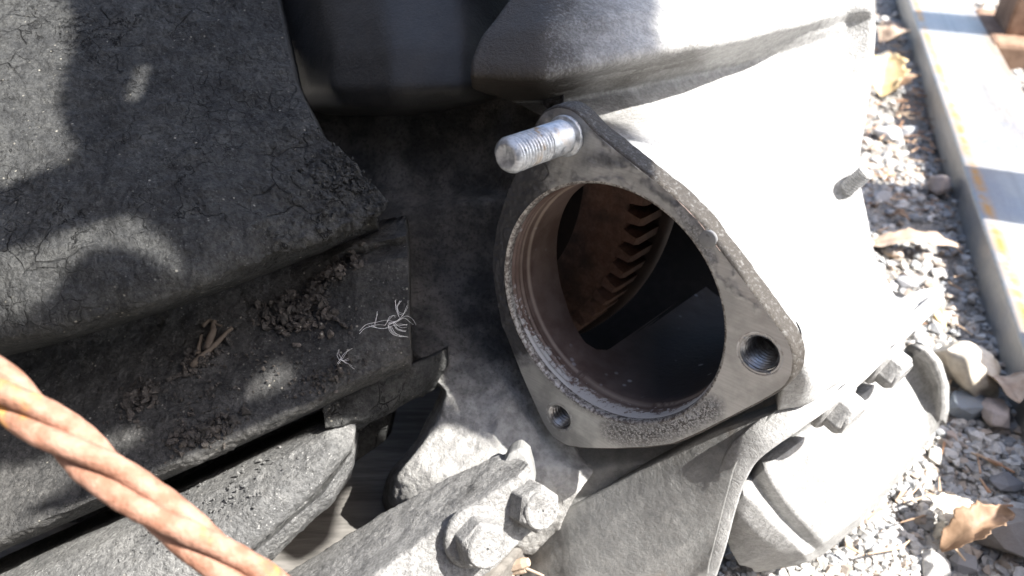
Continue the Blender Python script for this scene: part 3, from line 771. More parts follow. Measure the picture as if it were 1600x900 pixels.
# ==================================================================== DARK CANISTER (top)
can = Thing('canister', 'smooth black rounded canister above the dark recess', 'canister', P(600, 60, 420))
rows = [
 [(395,-160,420),(480,-160,385),(600,-160,365),(740,-160,365),(860,-160,390)],
 [(412,-20,385),(500,-20,340),(600,-20,325),(720,-20,325),(830,-20,350)],
 [(432,80,370),(520,80,322),(610,80,308),(720,80,308),(800,80,330)],
 [(452,140,365),(520,140,318),(610,140,304),(720,138,303),(800,125,322)],
 [(470,166,368),(535,168,325),(610,172,312),(720,158,310),(800,142,326)],
 [(480,176,385),(545,180,350),(620,180,340),(730,166,335),(800,150,345)]]
G = loft_pts(rows, 110, 110, 5); G = pix_noise_disp(G, .0006, 30, 3)
V, F = solid_grid(G, D([0, .2, 1])*.03)
can.part('shell', V, F, M['canister'])

# ==================================================================== BRACKET with two bolts
arm = Thing('support_arm', 'dust coated steel arm with two hex bolts, bottom of the engine', 'bracket', P(640, 900, 380))
def arm_pts(l): return [P(*p) for p in l]
# cross-section lofted along the arm: top-back, top-front, bottom-front, bottom-back
secs = [[(380,930,315),(500,960,262),(540,1080,262),(430,1060,320)],
        [(470,880,312),(590,895,262),(640,1010,264),(520,1000,318)],
        [(600,800,308),(668,838,266),(715,935,268),(620,930,316)],
        [(690,752,305),(740,788,268),(782,880,270),(700,880,316)],
        [(770,712,303),(812,742,272),(842,822,276),(770,820,316)],
        [(800,706,306),(826,726,276),(852,800,280),(800,800,318)]]
A = np.array([arm_pts(sx+[sx[0]]) for sx in secs])
den = np.array([resample(A[:, k], 120) for k in range(5)])      # 5 x 120
Ga = []
for k in range(4):
    for f in np.linspace(0, 1, 40, endpoint=False): Ga.append(den[k]*(1-f)+den[k+1]*f)
Ga = np.array(Ga)
for _ in range(3): Ga = .5*Ga+.25*(np.roll(Ga, 1, 0)+np.roll(Ga, -1, 0))
cen = Ga.mean(0, keepdims=True); dirn = (Ga-cen)/np.linalg.norm(Ga-cen, axis=2, keepdims=True)
Ga = Ga+dirn*(fbm(Ga, 90, 4)*.0006+np.abs(fbm(Ga, 500, 3))*.0005)[..., None]
nA = Ga.shape[0]; V = Ga.reshape(-1, 3); F = []
for j in range(nA):
    for i in range(119):
        a = j*120+i; b = ((j+1) % nA)*120+i; F.append((a, a+1, b+1, b))
F += [tuple(j*120 for j in range(nA)), tuple(j*120+119 for j in range(nA-1, -1, -1))]
arm.part('bar', V, F, M['dusty'])
aax = D(unit([.30, -.36, -.88]))
hex_bolt(arm, P(742, 838, 268), D(unit([.42, -.10, -.90])), .0088, .0105, mat=M['dusty'], spin=.5)
hex_bolt(arm, P(822, 784, 276), D(unit([.50, -.05, -.86])), .0086, .0105, mat=M['dusty'], washer=False, spin=.1)
lugp = [(780,735),(795,708),(812,700),(826,712),(832,735),(836,760),(800,790),(775,770)]
V, F = prism([P(x, y, 293) for x, y in lugp], D([.1, .2, 1])*.010)
bevel(arm.part('backing_plate', V, F, M['panside'], smooth=False), .0012)

# ==================================================================== PLANK under the engine
s = NT('weathered_board'); mp_ = s.n('Mapping'); s.l(s.co, mp_.inputs[0]); mp_.inputs['Rotation'].default_value = (0, 0, math.radians(-38)); mp_.inputs['Scale'].default_value = (40, 420, 300)
gr_ = s.noise(1.0, 5, .6, .3, mp_.outputs[0]); f_ = s.noise(40, 4)
col = s.mix(s.ramp(gr_, .35, .68), (.17, .16, .147), (.10, .095, .087)); col = s.mix(s.ramp(f_, .5, .75, 0, .4), col, (.1, .085, .07))
M['board'] = s.done(col, .85, 0, s.bump(gr_, .5, .001), .2)
zb = .045
q = [on_z(330, 980, zb), on_z(640, 690, zb), on_z(560, 640, zb)]
u_ = unit(on_z(640, 700, zb)-on_z(430, 880, zb)); w_ = np.array([-u_[1], u_[0], 0]); c0 = on_z(540, 780, zb)
o4 = [c0-u_*.30-w_*.08, c0+u_*.16-w_*.08, c0+u_*.16+w_*.10, c0-u_*.30+w_*.10]
V, F = prism(o4, np.array([0, 0, -.038]))
bo = single('board', V, F, M['board'], 'weathered grey board lying on the ground beneath the engine', 'board', smooth=False); bevel(bo, .002)
boB = None

# ==================================================================== STEEL BEAM on the gravel
zt = None
def beam_err(t):
    a, b = on_z(1420, 0, t), on_z(1519, 300, t); e = 0
    for s_ in np.linspace(0, 1, 5):
        q = proj((a+(b-a)*s_)*np.array([1, 1, 0])); e += abs(q[0]-(1403+.255*q[1]))
    return e
zt = min(np.linspace(.02, .12, 101), key=beam_err)
ba, bb = on_z(1420, 0, zt), on_z(1519, 300, zt); bd = unit(bb-ba); bp = np.array([-bd[1], bd[0], 0]); br = on_z(1518, 0, zt)
bw = abs((br-ba)@bp); bp = bp if bp[0] > 0 else -bp
print('beam height', zt, 'width', bw, 'dir', bd)
s = NT('sky_tinted_steel'); mp_ = s.n('Mapping'); s.l(s.co, mp_.inputs[0])
mp_.vector_type = 'TEXTURE'; mp_.inputs['Rotation'].default_value = (0, 0, math.atan2(bd[1], bd[0])); mp_.inputs['Scale'].default_value = (.3, .014, .05)
st_ = s.noise(1.0, 4, .55, 0, mp_.outputs[0]); f_ = s.noise(300, 4); ed = s.attr('edge_rust').outputs['Fac']
bl_ = s.noise(14, 4)
col = s.mix(s.ramp(st_, .35, .62), (.28, .28, .275), (.38, .378, .37)); col = s.mix(s.ramp(bl_, .5, .66, 0, .6), col, (.25, .27, .31))  # blue-grey sky tint mixed into the colour in random blotches
col = s.mix(s.math('MULTIPLY', ed, s.ramp(s.noise(45, 5, .7), .35, .6, .15, 1)), col, (.50, .25, .05))
M['beam'] = s.done(col, s.ramp(f_, .3, .7, .38, .55), .55, s.bump(f_, .15, .0004), .5)
t0, t1 = -1.6, 1.6; ln = np.linspace(t0, t1, 110)
rc = .0032
prof = [(0, -zt+.002)]+[(0, -zt*.5)]+[(rc-rc*math.cos(a), -rc+rc*math.sin(a)) for a in np.linspace(0, math.pi/2, 7)]+[(bw*.09, 0), (bw*.17, 0), (bw*.5, 0), (bw*.8, 0)]+[(bw-rc+rc*math.sin(a), -rc+rc*math.cos(a)) for a in np.linspace(0, math.pi/2, 7)]+[(bw, -zt*.5), (bw, -zt+.002)]
er = [0]*2+list(np.linspace(0, .35, 7))+[1, .05, 0, .1]+list(np.linspace(.3, .2, 7))+[0, 0]
Gb = np.array([[ba+bd*l+bp*a+np.array([0, 0, h]) for (a, h) in prof] for l in ln])
V = Gb.reshape(-1, 3); F = grid_faces(len(ln), len(prof))+[tuple(range(len(prof))), tuple((len(ln)-1)*len(prof)+i for i in range(len(prof)-1, -1, -1))]
single('steel_beam', V, F, M['beam'], 'long bare steel box beam lying on the gravel', 'beam', attrs={'edge_rust': np.tile(er, len(ln))})

# ==================================================================== RUSTY POST at the top right
post = Thing('rusty_post', 'brown rusty steel post standing beside the beam', 'post', on_z(1575, 60, 0))
s = NT('brown_rust'); f_ = s.noise(60, 5, .6); M['brown'] = s.done(s.mix(s.ramp(f_, .35, .65), (.20, .125, .085), (.30, .20, .14)), .85, .1, s.bump(s.noise(300, 4), .5, .001), .2)
def box_at(c, ux, sx, sy, z0, z1):
    ux = unit(ux); uy = np.array([-ux[1], ux[0], 0]); c = np.array([c[0], c[1], 0])
    o_ = [c+ux*a*sx/2+uy*b*sy/2+np.array([0, 0, z0]) for a, b in ((-1, -1), (1, -1), (1, 1), (-1, 1))]
    return prism(o_, np.array([0, 0, z1-z0]))
pc = on_z(1566, 34, .04)
V, F = box_at(pc+bp*.035, bp, .075, .085, .035, .62); bevel(post.part('column', V, F, M['brown'], smooth=False), .003)
V, F = box_at(pc+bp*.08, bp, .20, .16, .001, .036); bevel(post.part('foot', V, F, M['brown'], smooth=False), .006)

# ==================================================================== TWISTED WIRE
wire = Thing('twisted_wire', 'thick rusty orange wire twisted from strands, crossing the lower corner', 'wire', P(230, 800, 200))
s = NT('rusty_wire'); f_ = s.noise(160, 5, .6); g_ = s.noise(900, 3)
col = s.mix(s.ramp(f_, .35, .65), (.20, .095, .06), (.31, .175, .125)); col = s.mix(s.ramp(s.noise(70, 3), .6, .72, 0, .8), col, (.55, .26, .05))
M['wire'] = s.done(col, .75, .05, s.bump(f_, .8, .0012, s.bump(g_, .6, .0007)), .3)
wp = resample([P(-700, 150, 180), P(-160, 500, 172), P(-20, 590, 172), P(60, 655, 173), P(150, 722, 174), P(240, 795, 176), P(330, 858, 178), P(420, 925, 180), P(540, 1010, 184), P(800, 1250, 200), P(900, 1600, 210)], 420)
for _ in range(40): wp[1:-1] = .5*wp[1:-1]+.25*(wp[:-2]+wp[2:])
wl = np.concatenate([[0], np.cumsum(np.linalg.norm(np.diff(wp, axis=0), axis=1))])
T = np.gradient(wp, axis=0); T /= np.linalg.norm(T, axis=1, keepdims=True)
U = np.cross(T, unit(ray(200, 750))); U /= np.linalg.norm(U, axis=1, keepdims=True); Wv = np.cross(T, U)
for kx in range(3):
    ph = -2*math.pi*wl/.074+kx*2*math.pi/3+.35*np.sin(wl*70)
    sp_ = wp+.0029*(np.cos(ph)[:, None]*U+np.sin(ph)[:, None]*Wv)
    V, F = tube(sp_, .0026, 18); V = V+.0001*fbm(V, 300, 2)[:, None]
    wire.part('strand', V, F, M['wire'])

# ==================================================================== GRAVEL
def tint_stone(r, n):
    base = np.array([[.46, .445, .42], [.36, .36, .36], [.55, .53, .50], [.44, .37, .31], [.33, .34, .35], [.6, .58, .55]])
    return base[r.integers(0, len(base), n)]*r.uniform(.75, 1.15, (n, 1))
s = NT('gravel_stone'); tn = s.attr('tint').outputs['Color']; f_ = s.noise(500, 4, .65)
M['stone'] = s.done(s.mix(s.ramp(f_, .35, .7, 0, .4), tn, (.24, .23, .22)), .88, 0, s.bump(f_, .5, .0008), .25)
beam_in = lambda p: (abs((p-ba)@bp-bw/2) < bw/2)
VV, FF, TT, k0 = [], [], [], 0
r = np.random.default_rng(5); cnt = 0
regions = [((1180, 640), (1600, 900), 5200, .0014, .0058), ((1310, 0), (1620, 640), 5200, .0018, .0070), ((780, 820), (1200, 960), 500, .002, .005), ((700, 900), (2100, 1500), 2600, .002, .006), ((1620, 100), (2300, 900), 1600, .002, .007)]
for (x0, y0), (x1, y1), n, s0, s1 in regions:
    for _ in range(n):
        x, y = r.uniform(x0, x1), r.uniform(y0, y1); p = on_z(x, y, 0.0)
        if beam_in(p): continue
        sz = s0+(s1-s0)*r.random()**3.2
        if p[1] > .9: sz *= 1.5
        hv, hf = HULLS[r.integers(16)]; v = (hv*sz)@rot_rand(r).T
        z = float(ground_h(np.array([p[0]]), np.array([p[1]]))[0]); v = v*np.array([1, 1, .8])+np.array([p[0], p[1], z+sz*.28])
        VV.append(v); FF += [tuple(i+k0 for i in f) for f in hf]; k0 += len(v)
        TT.append(np.repeat(tint_stone(r, 1), len(v), 0))
go = mesh_obj('gravel', np.concatenate(VV), FF, M['stone'], False, {'tint': np.concatenate(TT)})
go['kind'] = 'stuff'; go['label'] = 'loose pale gravel between the engine and the steel beam'; go['category'] = 'gravel'
def stone(px, py, rad, tint, label, seed, squash=(1, .8, .6), zoff=.35, rot=None):
    p = on_z(px, py, 0); hv, hf = hull(seed, 22, squash); rr = np.random.default_rng(seed)
    a = rr.uniform(0, 6.28) if rot is None else rot; c_, s_ = math.cos(a), math.sin(a)
    v = (hv*rad)@np.array([[c_, -s_, 0], [s_, c_, 0], [0, 0, 1]]).T
    z = float(ground_h(np.array([p[0]]), np.array([p[1]]))[0]); v = v+np.array([p[0], p[1], z+rad*zoff])
    o = single('stone', v, hf, M['stone'], label, 'stone', 'larger stones in the gravel', smooth=False, attrs={'tint': np.repeat(np.array([tint]), len(v), 0)})
    bevel(o, rad*.06, 2); return o
stone(1502, 652, .0175, (.24, .27, .30), 'blue grey stone with an orange corner beside the pan', 41, (1, .72, .6), .4, .3)
stone(1545, 668, .0150, (.42, .36, .33), 'pinkish flat stone leaning against the steel beam', 42, (1, .7, .6), .7, 1.2)
stone(1460, 722, .0075, (.55, .53, .48), 'small pale wedge stone with a dark shadow below the pan edge', 43)
stone(1575, 845, .0230, (.20, .18, .165), 'big dark brown stone in the bottom corner behind a leaf', 44, (1, .8, .55), .3, .4)
stone(1508, 878, .0100, (.25, .25, .26), 'grey angular stone under the brown leaf', 45)
stone(1572, 757, .0120, (.20, .20, .21), 'dark slate stone in the shade of the beam', 46, (1, .6, .5), .3, .1)
stone(1465, 890, .0120, (.50, .49, .47), 'pale broad stone at the bottom edge of the frame', 47)
stone(1472, 832, .0085, (.58, .54, .47), 'cream block stone beside the brown leaf', 48, (1, .8, .8), .4, .2)
stone(1385, 212, .0190, (.55, .55, .56), 'large white stone beside the far rim of the casting', 49)
stone(1420, 208, .0150, (.42, .43, .44), 'grey rounded stone halfway to the beam near the white stone', 50)
stone(1378, 322, .0115, (.48, .46, .44), 'pale stone beneath the short stud', 51)
stone(1460, 310, .0160, (.40, .33, .29), 'reddish brown stone touching the beam side', 52, (1, .7, .7), .5, 1.0)
stone(1395, 407, .0085, (.50, .42, .35), 'small tan stone just below the long leaf', 53)
stone(1440, 412, .0090, (.42, .36, .31), 'brown block stone below the right end of the long leaf', 54)
stone(1412, 452, .0100, (.38, .38, .39), 'grey stone above the rim ear of the pan', 55)
stone(1480, 690, .0060, (.47, .38, .32), 'small pinkish chip left of the flat leaning stone', 56)

# ---- leaves
def m_leaf(name, c0, c1):
    s = NT(name); f_ = s.noise(90, 5, .6); v = s.attr('vein').outputs['Fac']
    col = s.mix(s.ramp(f_, .35, .65), c0, c1); col = s.mix(s.math('MULTIPLY', v, .5), col, tuple(x*.55 for x in c0))
    return s.done(col, .6, 0, s.bump(s.noise(350, 3), .3, .0006), .35)
LM = [m_leaf('tan_leaf', (.33, .24, .175), (.44, .35, .27)), m_leaf('brown_leaf', (.20, .125, .075), (.31, .205, .13)), m_leaf('pale_leaf', (.47, .41, .33), (.58, .52, .43)), m_leaf('yellow_leaf', (.40, .29, .14), (.52, .41, .24))]
def leaf(a, b, width, curl, mat, label, lift=.004, arch=.004, twist=0.0):
    """dry leaf from point a to point b (world)"""
    a, b = np.asarray(a, float), np.asarray(b, float); n, m = 26, 11; ax = b-a; L = np.linalg.norm(ax); ax = ax/L
    sd = unit(np.cross([0, 0, 1], ax)); up = np.cross(ax, sd); G = np.zeros((n, m, 3)); vein = np.zeros((n, m))
    for i in range(n):
        t = i/(n-1); w = width*math.sin(math.pi*min(1, t*.97+.02))**.75*(1-.35*t)*(1+.13*math.sin(t*23+L*900)+.08*math.sin(t*61))
        for j in range(m):
            u = j/(m-1)*2-1; tw = twist*t
            y = u*w/2*math.cos(tw); z = curl*u*u*w+arch*math.sin(math.pi*t)+u*w/2*math.sin(tw)
            G[i, j] = a+ax*L*t+sd*y+up*(z+lift)
            vein[i, j] = max(math.exp(-(u/.07)**2), .5*math.exp(-((((t*7+abs(u)*1.3) % 1)-.5)/.1)**2))
    G = G+np.array([0, 0, 1])*(fbm(G, 60, 4)*.0028)[..., None]
    V, F = solid_grid(G, np.array([0, 0, -.00018]))
    return single('dry_leaf', V, F, mat, label, 'leaf', 'dry leaves on the gravel', attrs={'vein': np.tile(vein.ravel(), 2)})
leaf(on_z(1355, 385, .006), on_z(1505, 392, .012), .024, .10, LM[0], 'long tan dry leaf lying across the gravel to the beam', .004, .006)
leaf(on_z(1470, 868, .004), on_z(1585, 812, .016), .020, .35, LM[1], 'curled brown leaf in the bottom corner over a dark stone', .006, .006, .3)
leaf(on_z(1476, 778, .008), on_z(1482, 838, .004), .020, .15, LM[2], 'small pale cream leaf above the cream stone', .006, .003)
leaf(on_z(1375, 160, .006), on_z(1388, 95, .03), .045, .25, LM[3], 'upright yellow leaf beside the far rim of the casting', .006, .008)
leaf(on_z(1395, 150, .005), on_z(1440, 125, .02), .030, .2, LM[1], 'brown leaf next to the yellow leaf', .006, .006)
leaf(on_z(1388, 345, .003), on_z(1420, 352, .004), .014, .25, LM[1], 'small orange brown leaf above the long tan leaf', .004, .003)
leaf(on_z(1410, 515, .02), on_z(1475, 528, .024), .034, .3, LM[3], 'golden leaf tucked behind the ear of the pan', .008, .008)
def lz(x, y, z): return proj(on_z(x, y, z)).tolist()
rows = [[lz(1470,538,.012),lz(1492,528,.020),lz(1520,540,.026),lz(1548,556,.026),lz(1560,574,.014)],
        [lz(1452,548,.012),lz(1478,548,.030),lz(1512,562,.036),lz(1545,576,.032),lz(1562,592,.014)],
        [lz(1468,570,.008),lz(1488,572,.024),lz(1515,588,.030),lz(1543,598,.024),lz(1562,610,.010)],
        [lz(1494,598,.004),lz(1508,606,.010),lz(1524,622,.014),lz(1540,616,.008),lz(1560,622,.004)]]
G = loft_pts(rows, 44, 36, 2, True); G = G+gnormals(G)*(fbm(G, 60, 3)*.0022)[..., None]
vv = np.exp(-(((np.linspace(0, 9, 36) % 1)-.5)/.12)**2)[:, None]*np.ones((1, 44))
V, F = solid_grid(G, np.array([0, 0, -.0007]))
single('dry_leaf', V, F, LM[2], 'large papery pale husk between the pan and the beam', 'leaf', 'dry leaves on the gravel', attrs={'vein': np.tile(vv.ravel()*.5, 2)})
leaf(on_z(1540, 600, .01), on_z(1590, 640, .02), .03, .2, LM[0], 'tan leaf end behind the papery husk', .004, .006)
leaf(on_z(1375, 75, .01), on_z(1420, 60, .02), .05, .2, LM[0], 'tan leaf far up beside the beam', .006, .008)
# dry chips and needles between the stones: nobody could count them
parts = []; r = np.random.default_rng(9)
for _ in range(330):
    x, y = (r.uniform(1330, 1490), r.uniform(20, 330)) if r.random() < .86 else (r.uniform(1330, 1600), r.uniform(330, 900))
    p = on_z(x, y, .004+r.random()*.006)
    if beam_in(p): continue
    a = r.uniform(0, 6.28); L = r.uniform(.004, .020); d = np.array([math.cos(a), math.sin(a), r.normal()*.12]); sd = np.array([-math.sin(a), math.cos(a), r.normal()*.3])*r.uniform(.0004, .0015)
    q = [p-d*L/2-sd, p-d*L/2+sd, p+d*L/2+sd*.3, p+d*L/2-sd*.3]; parts.append(prism(q, np.array([0, 0, .0006])))
V, F = merge(parts)
s = NT('dry_chips'); f_ = s.noise(25, 3); M['chip'] = s.done(s.mix(s.ramp(f_, .4, .6), (.30, .17, .10), (.50, .37, .26)), .8, 0, None, .3)
co_ = mesh_obj('litter', V, F, M['chip'], False); co_['kind'] = 'stuff'; co_['label'] = 'dry brown chips and needles among the gravel'; co_['category'] = 'litter'
# wood splinter and its twigs below the bracket
parts = []
for a, b, rr in (((792,886,340),(826,878,336),.0026),((795,893,342),(822,890,338),.0018),((815,885,338),(850,900,335),.0006),((800,898,340),(812,915,338),.0007)):
    parts.append(tube(resample([P(*a), P(*b)], 5), [rr*.8, rr, rr, rr, rr*.7], 7))
V, F = merge(parts); single('splinter', V, F, LM[0], 'broken wood splinter on the ground below the bolts', 'splinter', smooth=False)

# ==================================================================== DEBRIS ON THE BLOCK
def drop(px, py, bvh):
    r_ = ray(px, py); h = bvh.ray_cast(Vector(CAMP), Vector(r_).normalized())
    return (np.array(h[0]), np.array(h[1])) if h[0] is not None else (None, None)
def heap(name, label, cx, cy, rx, ry, ang, n, s0, s1, bvh, seed, mat):
    r = np.random.default_rng(seed); parts = []
    ca, sa = math.cos(ang), math.sin(ang)
    for _ in range(n):
        u, v = r.normal()*.5, r.normal()*.5; x = cx+rx*u*ca-ry*v*sa; y = cy+rx*u*sa+ry*v*ca
        p, nn = drop(x, y, bvh)
        if p is None: continue
        if nn@(CAMP-p) < 0: nn = -nn
        sz = s0+(s1-s0)*r.random()**2.2; hv, hf = HULLS[r.integers(16)]
        hgt = max(0, 1-(u*u+v*v))*.0022*r.random()
        parts.append(((hv*np.array([1, .8, .7])*sz)@rot_rand(r).T+p+nn*(sz*.25+hgt), hf))
    V, F = merge(parts); return single(name, V, F, mat, label, 'dirt', 'crumbled dirt on the ledges', kind='stuff', smooth=False)
heap('dirt_heap', 'long heap of crumbly dirt in the corner of the lower ledge', 462, 492, 62, 30, -.1, 300, .0006, .0034, LB, 1, M['crumb'])
heap('dirt_heap', 'ridge of crumbs climbing to the small step', 520, 430, 60, 14, -.62, 180, .0006, .0030, LB, 2, M['crumb'])
heap('dirt_heap', 'pile of crumbs round the twig on the lower ledge', 318, 560, 42, 20, -.75, 140, .0006, .0032, LB, 3, M['crumb'])
heap('dirt_heap', 'dark crumb pile beside the twisted wire', 222, 622, 40, 22, -.6, 150, .0006, .0030, LB, 4, M['crumb'])
heap('dirt_heap', 'pile of crumbs at the edge of the lower ledge', 318, 676, 60, 20, -.35, 220, .0006, .0032, LB, 5, M['crumb'])
heap('dirt_heap', 'loose grains near the small hair tuft', 520, 585, 60, 20, -.5, 150, .0004, .0016, LB, 6, M['crumb'])
heap('dirt_heap', 'thin scatter of grains over the lower ledge', 350, 610, 170, 60, -.4, 260, .0003, .0013, LB, 7, M['crumb'])
heap('dirt_heap', 'rough crumbs on the broken corner of the upper ledge', 540, 280, 70, 40, .6, 330, .0004, .0018, UB, 8, M['block'])
heap('dirt_heap', 'grains scattered on the rounded cover', 330, 790, 170, 45, -.5, 240, .0003, .0012, RB, 9, M['roller'])
s = NT('twig_wood'); f_ = s.noise(200, 4); M['twig'] = s.done(s.mix(f_, (.06, .048, .038), (.13, .105, .082)), .85, 0, s.bump(f_, .5, .001), .2)
parts = []
for pts, rr in ((((300,572),(318,555),(338,536),(362,512)), .0012), (((308,556),(312,535),(316,524)), .0009), (((326,545),(332,520),(334,500)), .0016), (((318,510),(328,500),(345,508)), .0007)):
    w = []
    for (x, y) in pts:
        p, nn = drop(x, y, LB); w.append(p+unit(CAMP-p)*.0028)
    w = resample(w, 14); w = w+.0005*np.stack([fbm(w, 300, 2), fbm(w+1, 300, 2), fbm(w+2, 300, 2)], 1); parts.append(tube(w, rr*np.linspace(1.1, .6, 14), 8))
V, F = merge(parts); single('twig', V, F, M['twig'], 'short broken twig stuck in dirt on the lower ledge', 'twig')
# white hair tufts
s = NT('white_hair'); M['hair'] = s.done((.75, .74, .72), .5, 0, None, .4)
def tuft(lines, copies, rad, label, seed, bvh):
    r = np.random.default_rng(seed); parts = []
    for ln_ in lines:
        for _ in range(copies):
            j = r.normal(size=2)*1.6; w = []; sc_ = r.uniform(.85, 1.1); c_ = np.array(ln_[0])
            for q2 in ln_:
                x, y = c_+(np.array(q2)-c_)*sc_+j+r.normal(size=2)*.8
                q, nn = drop(x, y, bvh); q = P(x, y, 283) if q is None else q
                w.append(q+unit(CAMP-q)*(.0012+.0016*r.random()))
            w = resample(w, 30)
            for _k in range(8): w[1:-1] = .5*w[1:-1]+.25*(w[:-2]+w[2:])
            parts.append(tube(w, np.linspace(rad, rad*.5, 30), 5))
    V, F = merge(parts); return single('hair_tuft', V, F, M['hair'], label, 'hair')
z_ = lambda L: [[(380+x/3.914, 330+y/3.914) for x, y in l] for l in L]
tuft(z_([[(700,750),(740,710),(800,695),(850,685),(890,690)],[(790,695),(840,712),(890,710),(930,690)],[(890,690),(940,665),(975,630),(1000,580),(1008,535)],[(885,690),(930,680),(985,640),(1020,670),(1045,700)],
  [(890,700),(895,730),(920,755),(960,772),(990,765)],[(895,700),(915,735),(950,750),(1000,760)],[(920,690),(940,720),(970,735),(1000,738)],[(930,680),(945,700),(975,715),(1005,712)],[(925,545),(930,590),(940,620),(950,650)],
  [(960,560),(940,590),(955,630),(980,640)],[(880,690),(895,650),(925,625),(935,640)],[(820,620),(810,660),(800,695)],[(1000,690),(960,690),(920,690)]]), 2, .00007, 'tuft of fine white hairs caught on the edge of the lower ledge', 3, LB)
tuft([[(525,573),(533,562),(538,553),(546,549)],[(533,562),(545,571),(553,575)],[(533,560),(529,552),(530,546)],[(533,563),(541,566),(548,564)]], 2, .00006, 'small wisp of white hair on the lower ledge', 4, LB)
# pale flake on the broken corner
p, nn = drop(580, 272, UB)
if p is not None:
    a, b, n = frame_of(unit(CAMP-p)*.6+nn*.4)
    s = NT('flake'); f_ = s.noise(300, 4); M['flake'] = s.done(s.mix(f_, (.14, .16, .19), (.22, .24, .27)), .7)
    V, F = prism([p+n*.0022+a*x*.001+b*y*.001 for x, y in ((-2.6, 2.6), (0, 3.6), (2.4, 1.4), (2.6, -3.2), (.4, -3.8), (-1.8, -.5))], -n*.0008)
    single('flake', V, F, M['flake'], 'small blue grey flake on the broken corner of the upper ledge', 'flake', smooth=False)

# ==================================================================== ADDED UNSEEN PANEL: outline and holes cut to shape the shade on the left half
SUNv = np.array(SUN[:]); SC = P(300, 300, 265)+SUNv*.50
sa_, sb_, sn_ = frame_of(SUNv, (0, 1, 0))
def to_sheet(px, py, d=None, bvh=None):
    p = P(px, py, d) if d else None
    if bvh is not None:
        q, _n = drop(px, py, bvh); p = q if q is not None else P(px, py, 270)
    q = p+SUNv*((SC-p)@SUNv); return np.array([(q-SC)@sa_, (q-SC)@sb_])
op = [np.array(q)*.001 for q in ((103,147),(104,90),(112,82),(120,69),(116,49),(114,34),(112,18),(112,4),(118,-2),(128,-4),(142,-13),(150,-23),(139,-17),(129,-11),(123,-18),(123,-44),(113,-58),(103,-51),(98,-30),(84,-34),
      (65,-46),(43,-66),(18,-87),(-9,-90),(-70,-78),(-274,184),(-98,269),(45,245))]
hole_px = [[(-60,-20),(108,-10),(128,55),(104,120),(98,200),(148,245),(118,258),(60,275),(-60,320)],
           [(192,163),(216,96),(238,96),(214,166)],
           [(-40,405),(60,372),(150,345),(228,330),(270,372),(292,440),(268,452),(232,410),(190,385),(130,395),(100,440),(60,500),(-40,530)]]
hp = [[to_sheet(x, y, None, UB) for x, y in h] for h in hole_px]
hp.append([to_sheet(x, y, None, LB) for x, y in [(375,625),(400,575),(440,556),(470,580),(452,608),(410,628)]])
hp.append([to_sheet(x, y, None, LB) for x, y in [(-40,735),(60,715),(150,680),(225,655),(245,678),(150,735),(60,795),(-40,850)]])
def wob(poly, n):
    q = resample(np.vstack([poly, poly[:1]]), n)[:-1]; j = np.random.default_rng(n).normal(size=q.shape)*.0010
    for _ in range(3): q = .5*q+.25*(np.roll(q, 1, 0)+np.roll(q, -1, 0))
    return q+j
from mathutils.geometry import delaunay_2d_cdt
def soft_rim(q, amp, mask=None):
    # toothed rim that softens the shadow edge: every other point pushed along the outline's normal
    t = np.roll(q, -1, 0)-np.roll(q, 1, 0); n = np.stack([t[:, 1], -t[:, 0]], 1); n /= np.linalg.norm(n, axis=1, keepdims=True)+1e-12
    k = (np.arange(len(q)) % 2)[:, None]*amp*np.random.default_rng(len(q)).uniform(.5, 1.3, (len(q), 1))
    if mask is not None: k = k*mask(q)[:, None]
    return q+n*k*(1 if np.sum(q[:, 0]*np.roll(q[:, 1], -1)-np.roll(q[:, 0], -1)*q[:, 1]) < 0 else -1)
def fine(poly, n):
    q = resample(np.vstack([poly, poly[:1]]), n)[:-1]
    for _ in range(14): q = .5*q+.25*(np.roll(q, 1, 0)+np.roll(q, -1, 0))
    return q
loops = [soft_rim(fine(op, 880), -.012, lambda q: ((q[:, 0] > .09) & (q[:, 1] > .055) & (q[:, 1] < .16)).astype(float))]
for kh, h in enumerate(hp): loops.append(soft_rim(fine(h, 40 if kh == 1 else 120), .0012 if kh == 1 else .0045)); cv, ce = [], []
for q in loops:
    k0 = len(cv); cv += [Vector(p_) for p_ in q]; ce += [(k0+i, k0+(i+1) % len(q)) for i in range(len(q))]
rv, re_, rf = delaunay_2d_cdt(cv, ce, [], 0, 1e-7)[:3]
rv = np.array([v[:] for v in rv]); cen2 = np.array([rv[list(f)].mean(0) for f in rf]); X, Y = cen2[:, 0], cen2[:, 1]
ok = poly_in(X, Y, loops[0])
for h in loops[1:]: ok &= ~poly_in(X, Y, h)
keep = [tuple(f) for f, k_ in zip(rf, ok) if k_]
P3 = SC+np.outer(rv[:, 0], sa_)+np.outer(rv[:, 1], sb_); nk = len(P3)
from collections import Counter
ec = Counter(tuple(sorted((f[i], f[(i+1) % 3]))) for f in keep for i in range(3))
Vp = np.concatenate([P3, P3+sn_*.0012]); Fp = keep+[tuple(i+nk for i in reversed(f)) for f in keep]+[(a_, b_, b_+nk, a_+nk) for (a_, b_), c_ in ec.items() if c_ == 1]
low = Vp[np.argmin(Vp[:, 1])]
panel = Thing('shade_panel', 'added unseen panel above the engine, holes cut to shape dappled shade', 'panel', SC)
panel.part('sheet', Vp, Fp, M['brown'], smooth=False)
lf = Vp[np.argsort(Vp[:, 0])[:60]]
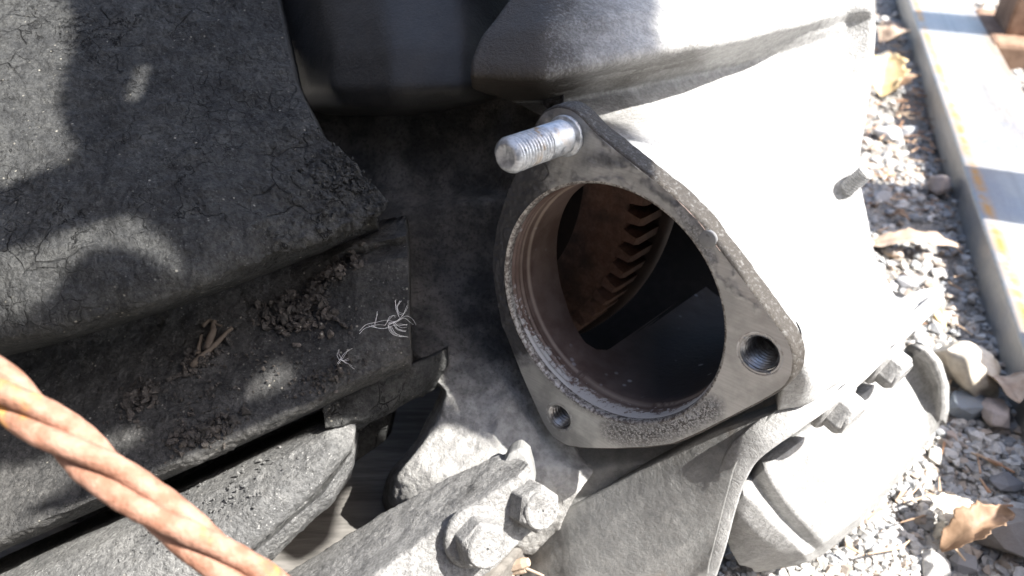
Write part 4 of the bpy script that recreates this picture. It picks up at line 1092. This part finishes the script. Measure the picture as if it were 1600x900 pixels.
for q in (lf[np.argmin(lf[:, 1])], lf[np.argmax(lf[:, 1])]):
    V, F = tube(resample([np.array([-.74, q[1], q[2]+.03]), q+SUNv*.008], 8), .010, 12); panel.part('pole', V, F, M['board'])
# added unseen post that puts a shadow band across the beam
sp2 = on_z(1575, 305, zt)+np.array([SUNv[0], SUNv[1], 0])*.16/math.hypot(SUNv[0], SUNv[1])
shadow_post = Thing('rusty_post', 'added unseen post right of the beam, casting a shadow band', 'post', (sp2[0], sp2[1], 0))
V, F = box_at(sp2, np.array([1.0, 0, 0]), .05, .085, .034, .7); bevel(shadow_post.part('column', V, F, M['brown'], smooth=False), .003)
V, F = box_at(sp2, np.array([1.0, 0, 0]), .12, .14, .001, .035); bevel(shadow_post.part('foot', V, F, M['brown'], smooth=False), .005)

# ==================================================================== ADDED UNSEEN FENCES, left and behind the camera, to cut sky light
s = NT('sky_blocker_dark'); f_ = s.noise(9, 4); M['fence'] = s.done(s.mix(f_, (.03, .03, .032), (.055, .05, .048)), .8, 0, s.bump(s.noise(60, 4), .3, .002), .2)
def corrugated(name, a, b, label):
    a, b = np.array(a, float), np.array(b, float); L = np.linalg.norm(b-a); u = (b-a)/L; n = np.array([-u[1], u[0], 0]); k = int(L/.012)
    ts = np.linspace(0, L, k); row = np.array([a+u*t+n*.009*math.sin(2*math.pi*t/.076) for t in ts])
    G = np.array([row, row+np.array([0, 0, 1.7])]); V, F = solid_grid(G, n*.001)
    return single(name, V, F, M['fence'], label, 'fence')
corrugated('sky_blocker_fence', (-.75, -1.0, 0), (-.75, 2.2, 0), 'added unseen dark fence left of the engine, cutting sky light')
corrugated('sky_blocker_fence', (-.76, -1.02, 0), (1.2, -1.02, 0), 'added unseen dark fence behind the camera, cutting sky light')

# ==================================================================== ADDED UNSEEN BLOCK beyond the beam: shades the gravel in the lower corner
gq = on_z(1535, 745, 0); hd = unit(np.array([SUNv[0], SUNv[1], 0])); sp3 = gq+hd*.165
V, F = box_at(sp3, hd, .07, .20, .001, .19)
cb = single('shade_block', V, F, M['stone'], 'added unseen block right of the beam, shading the gravel', 'block', smooth=False, attrs={'tint': np.tile([[.3, .29, .28]], (len(V), 1))}); bevel(cb, .004)
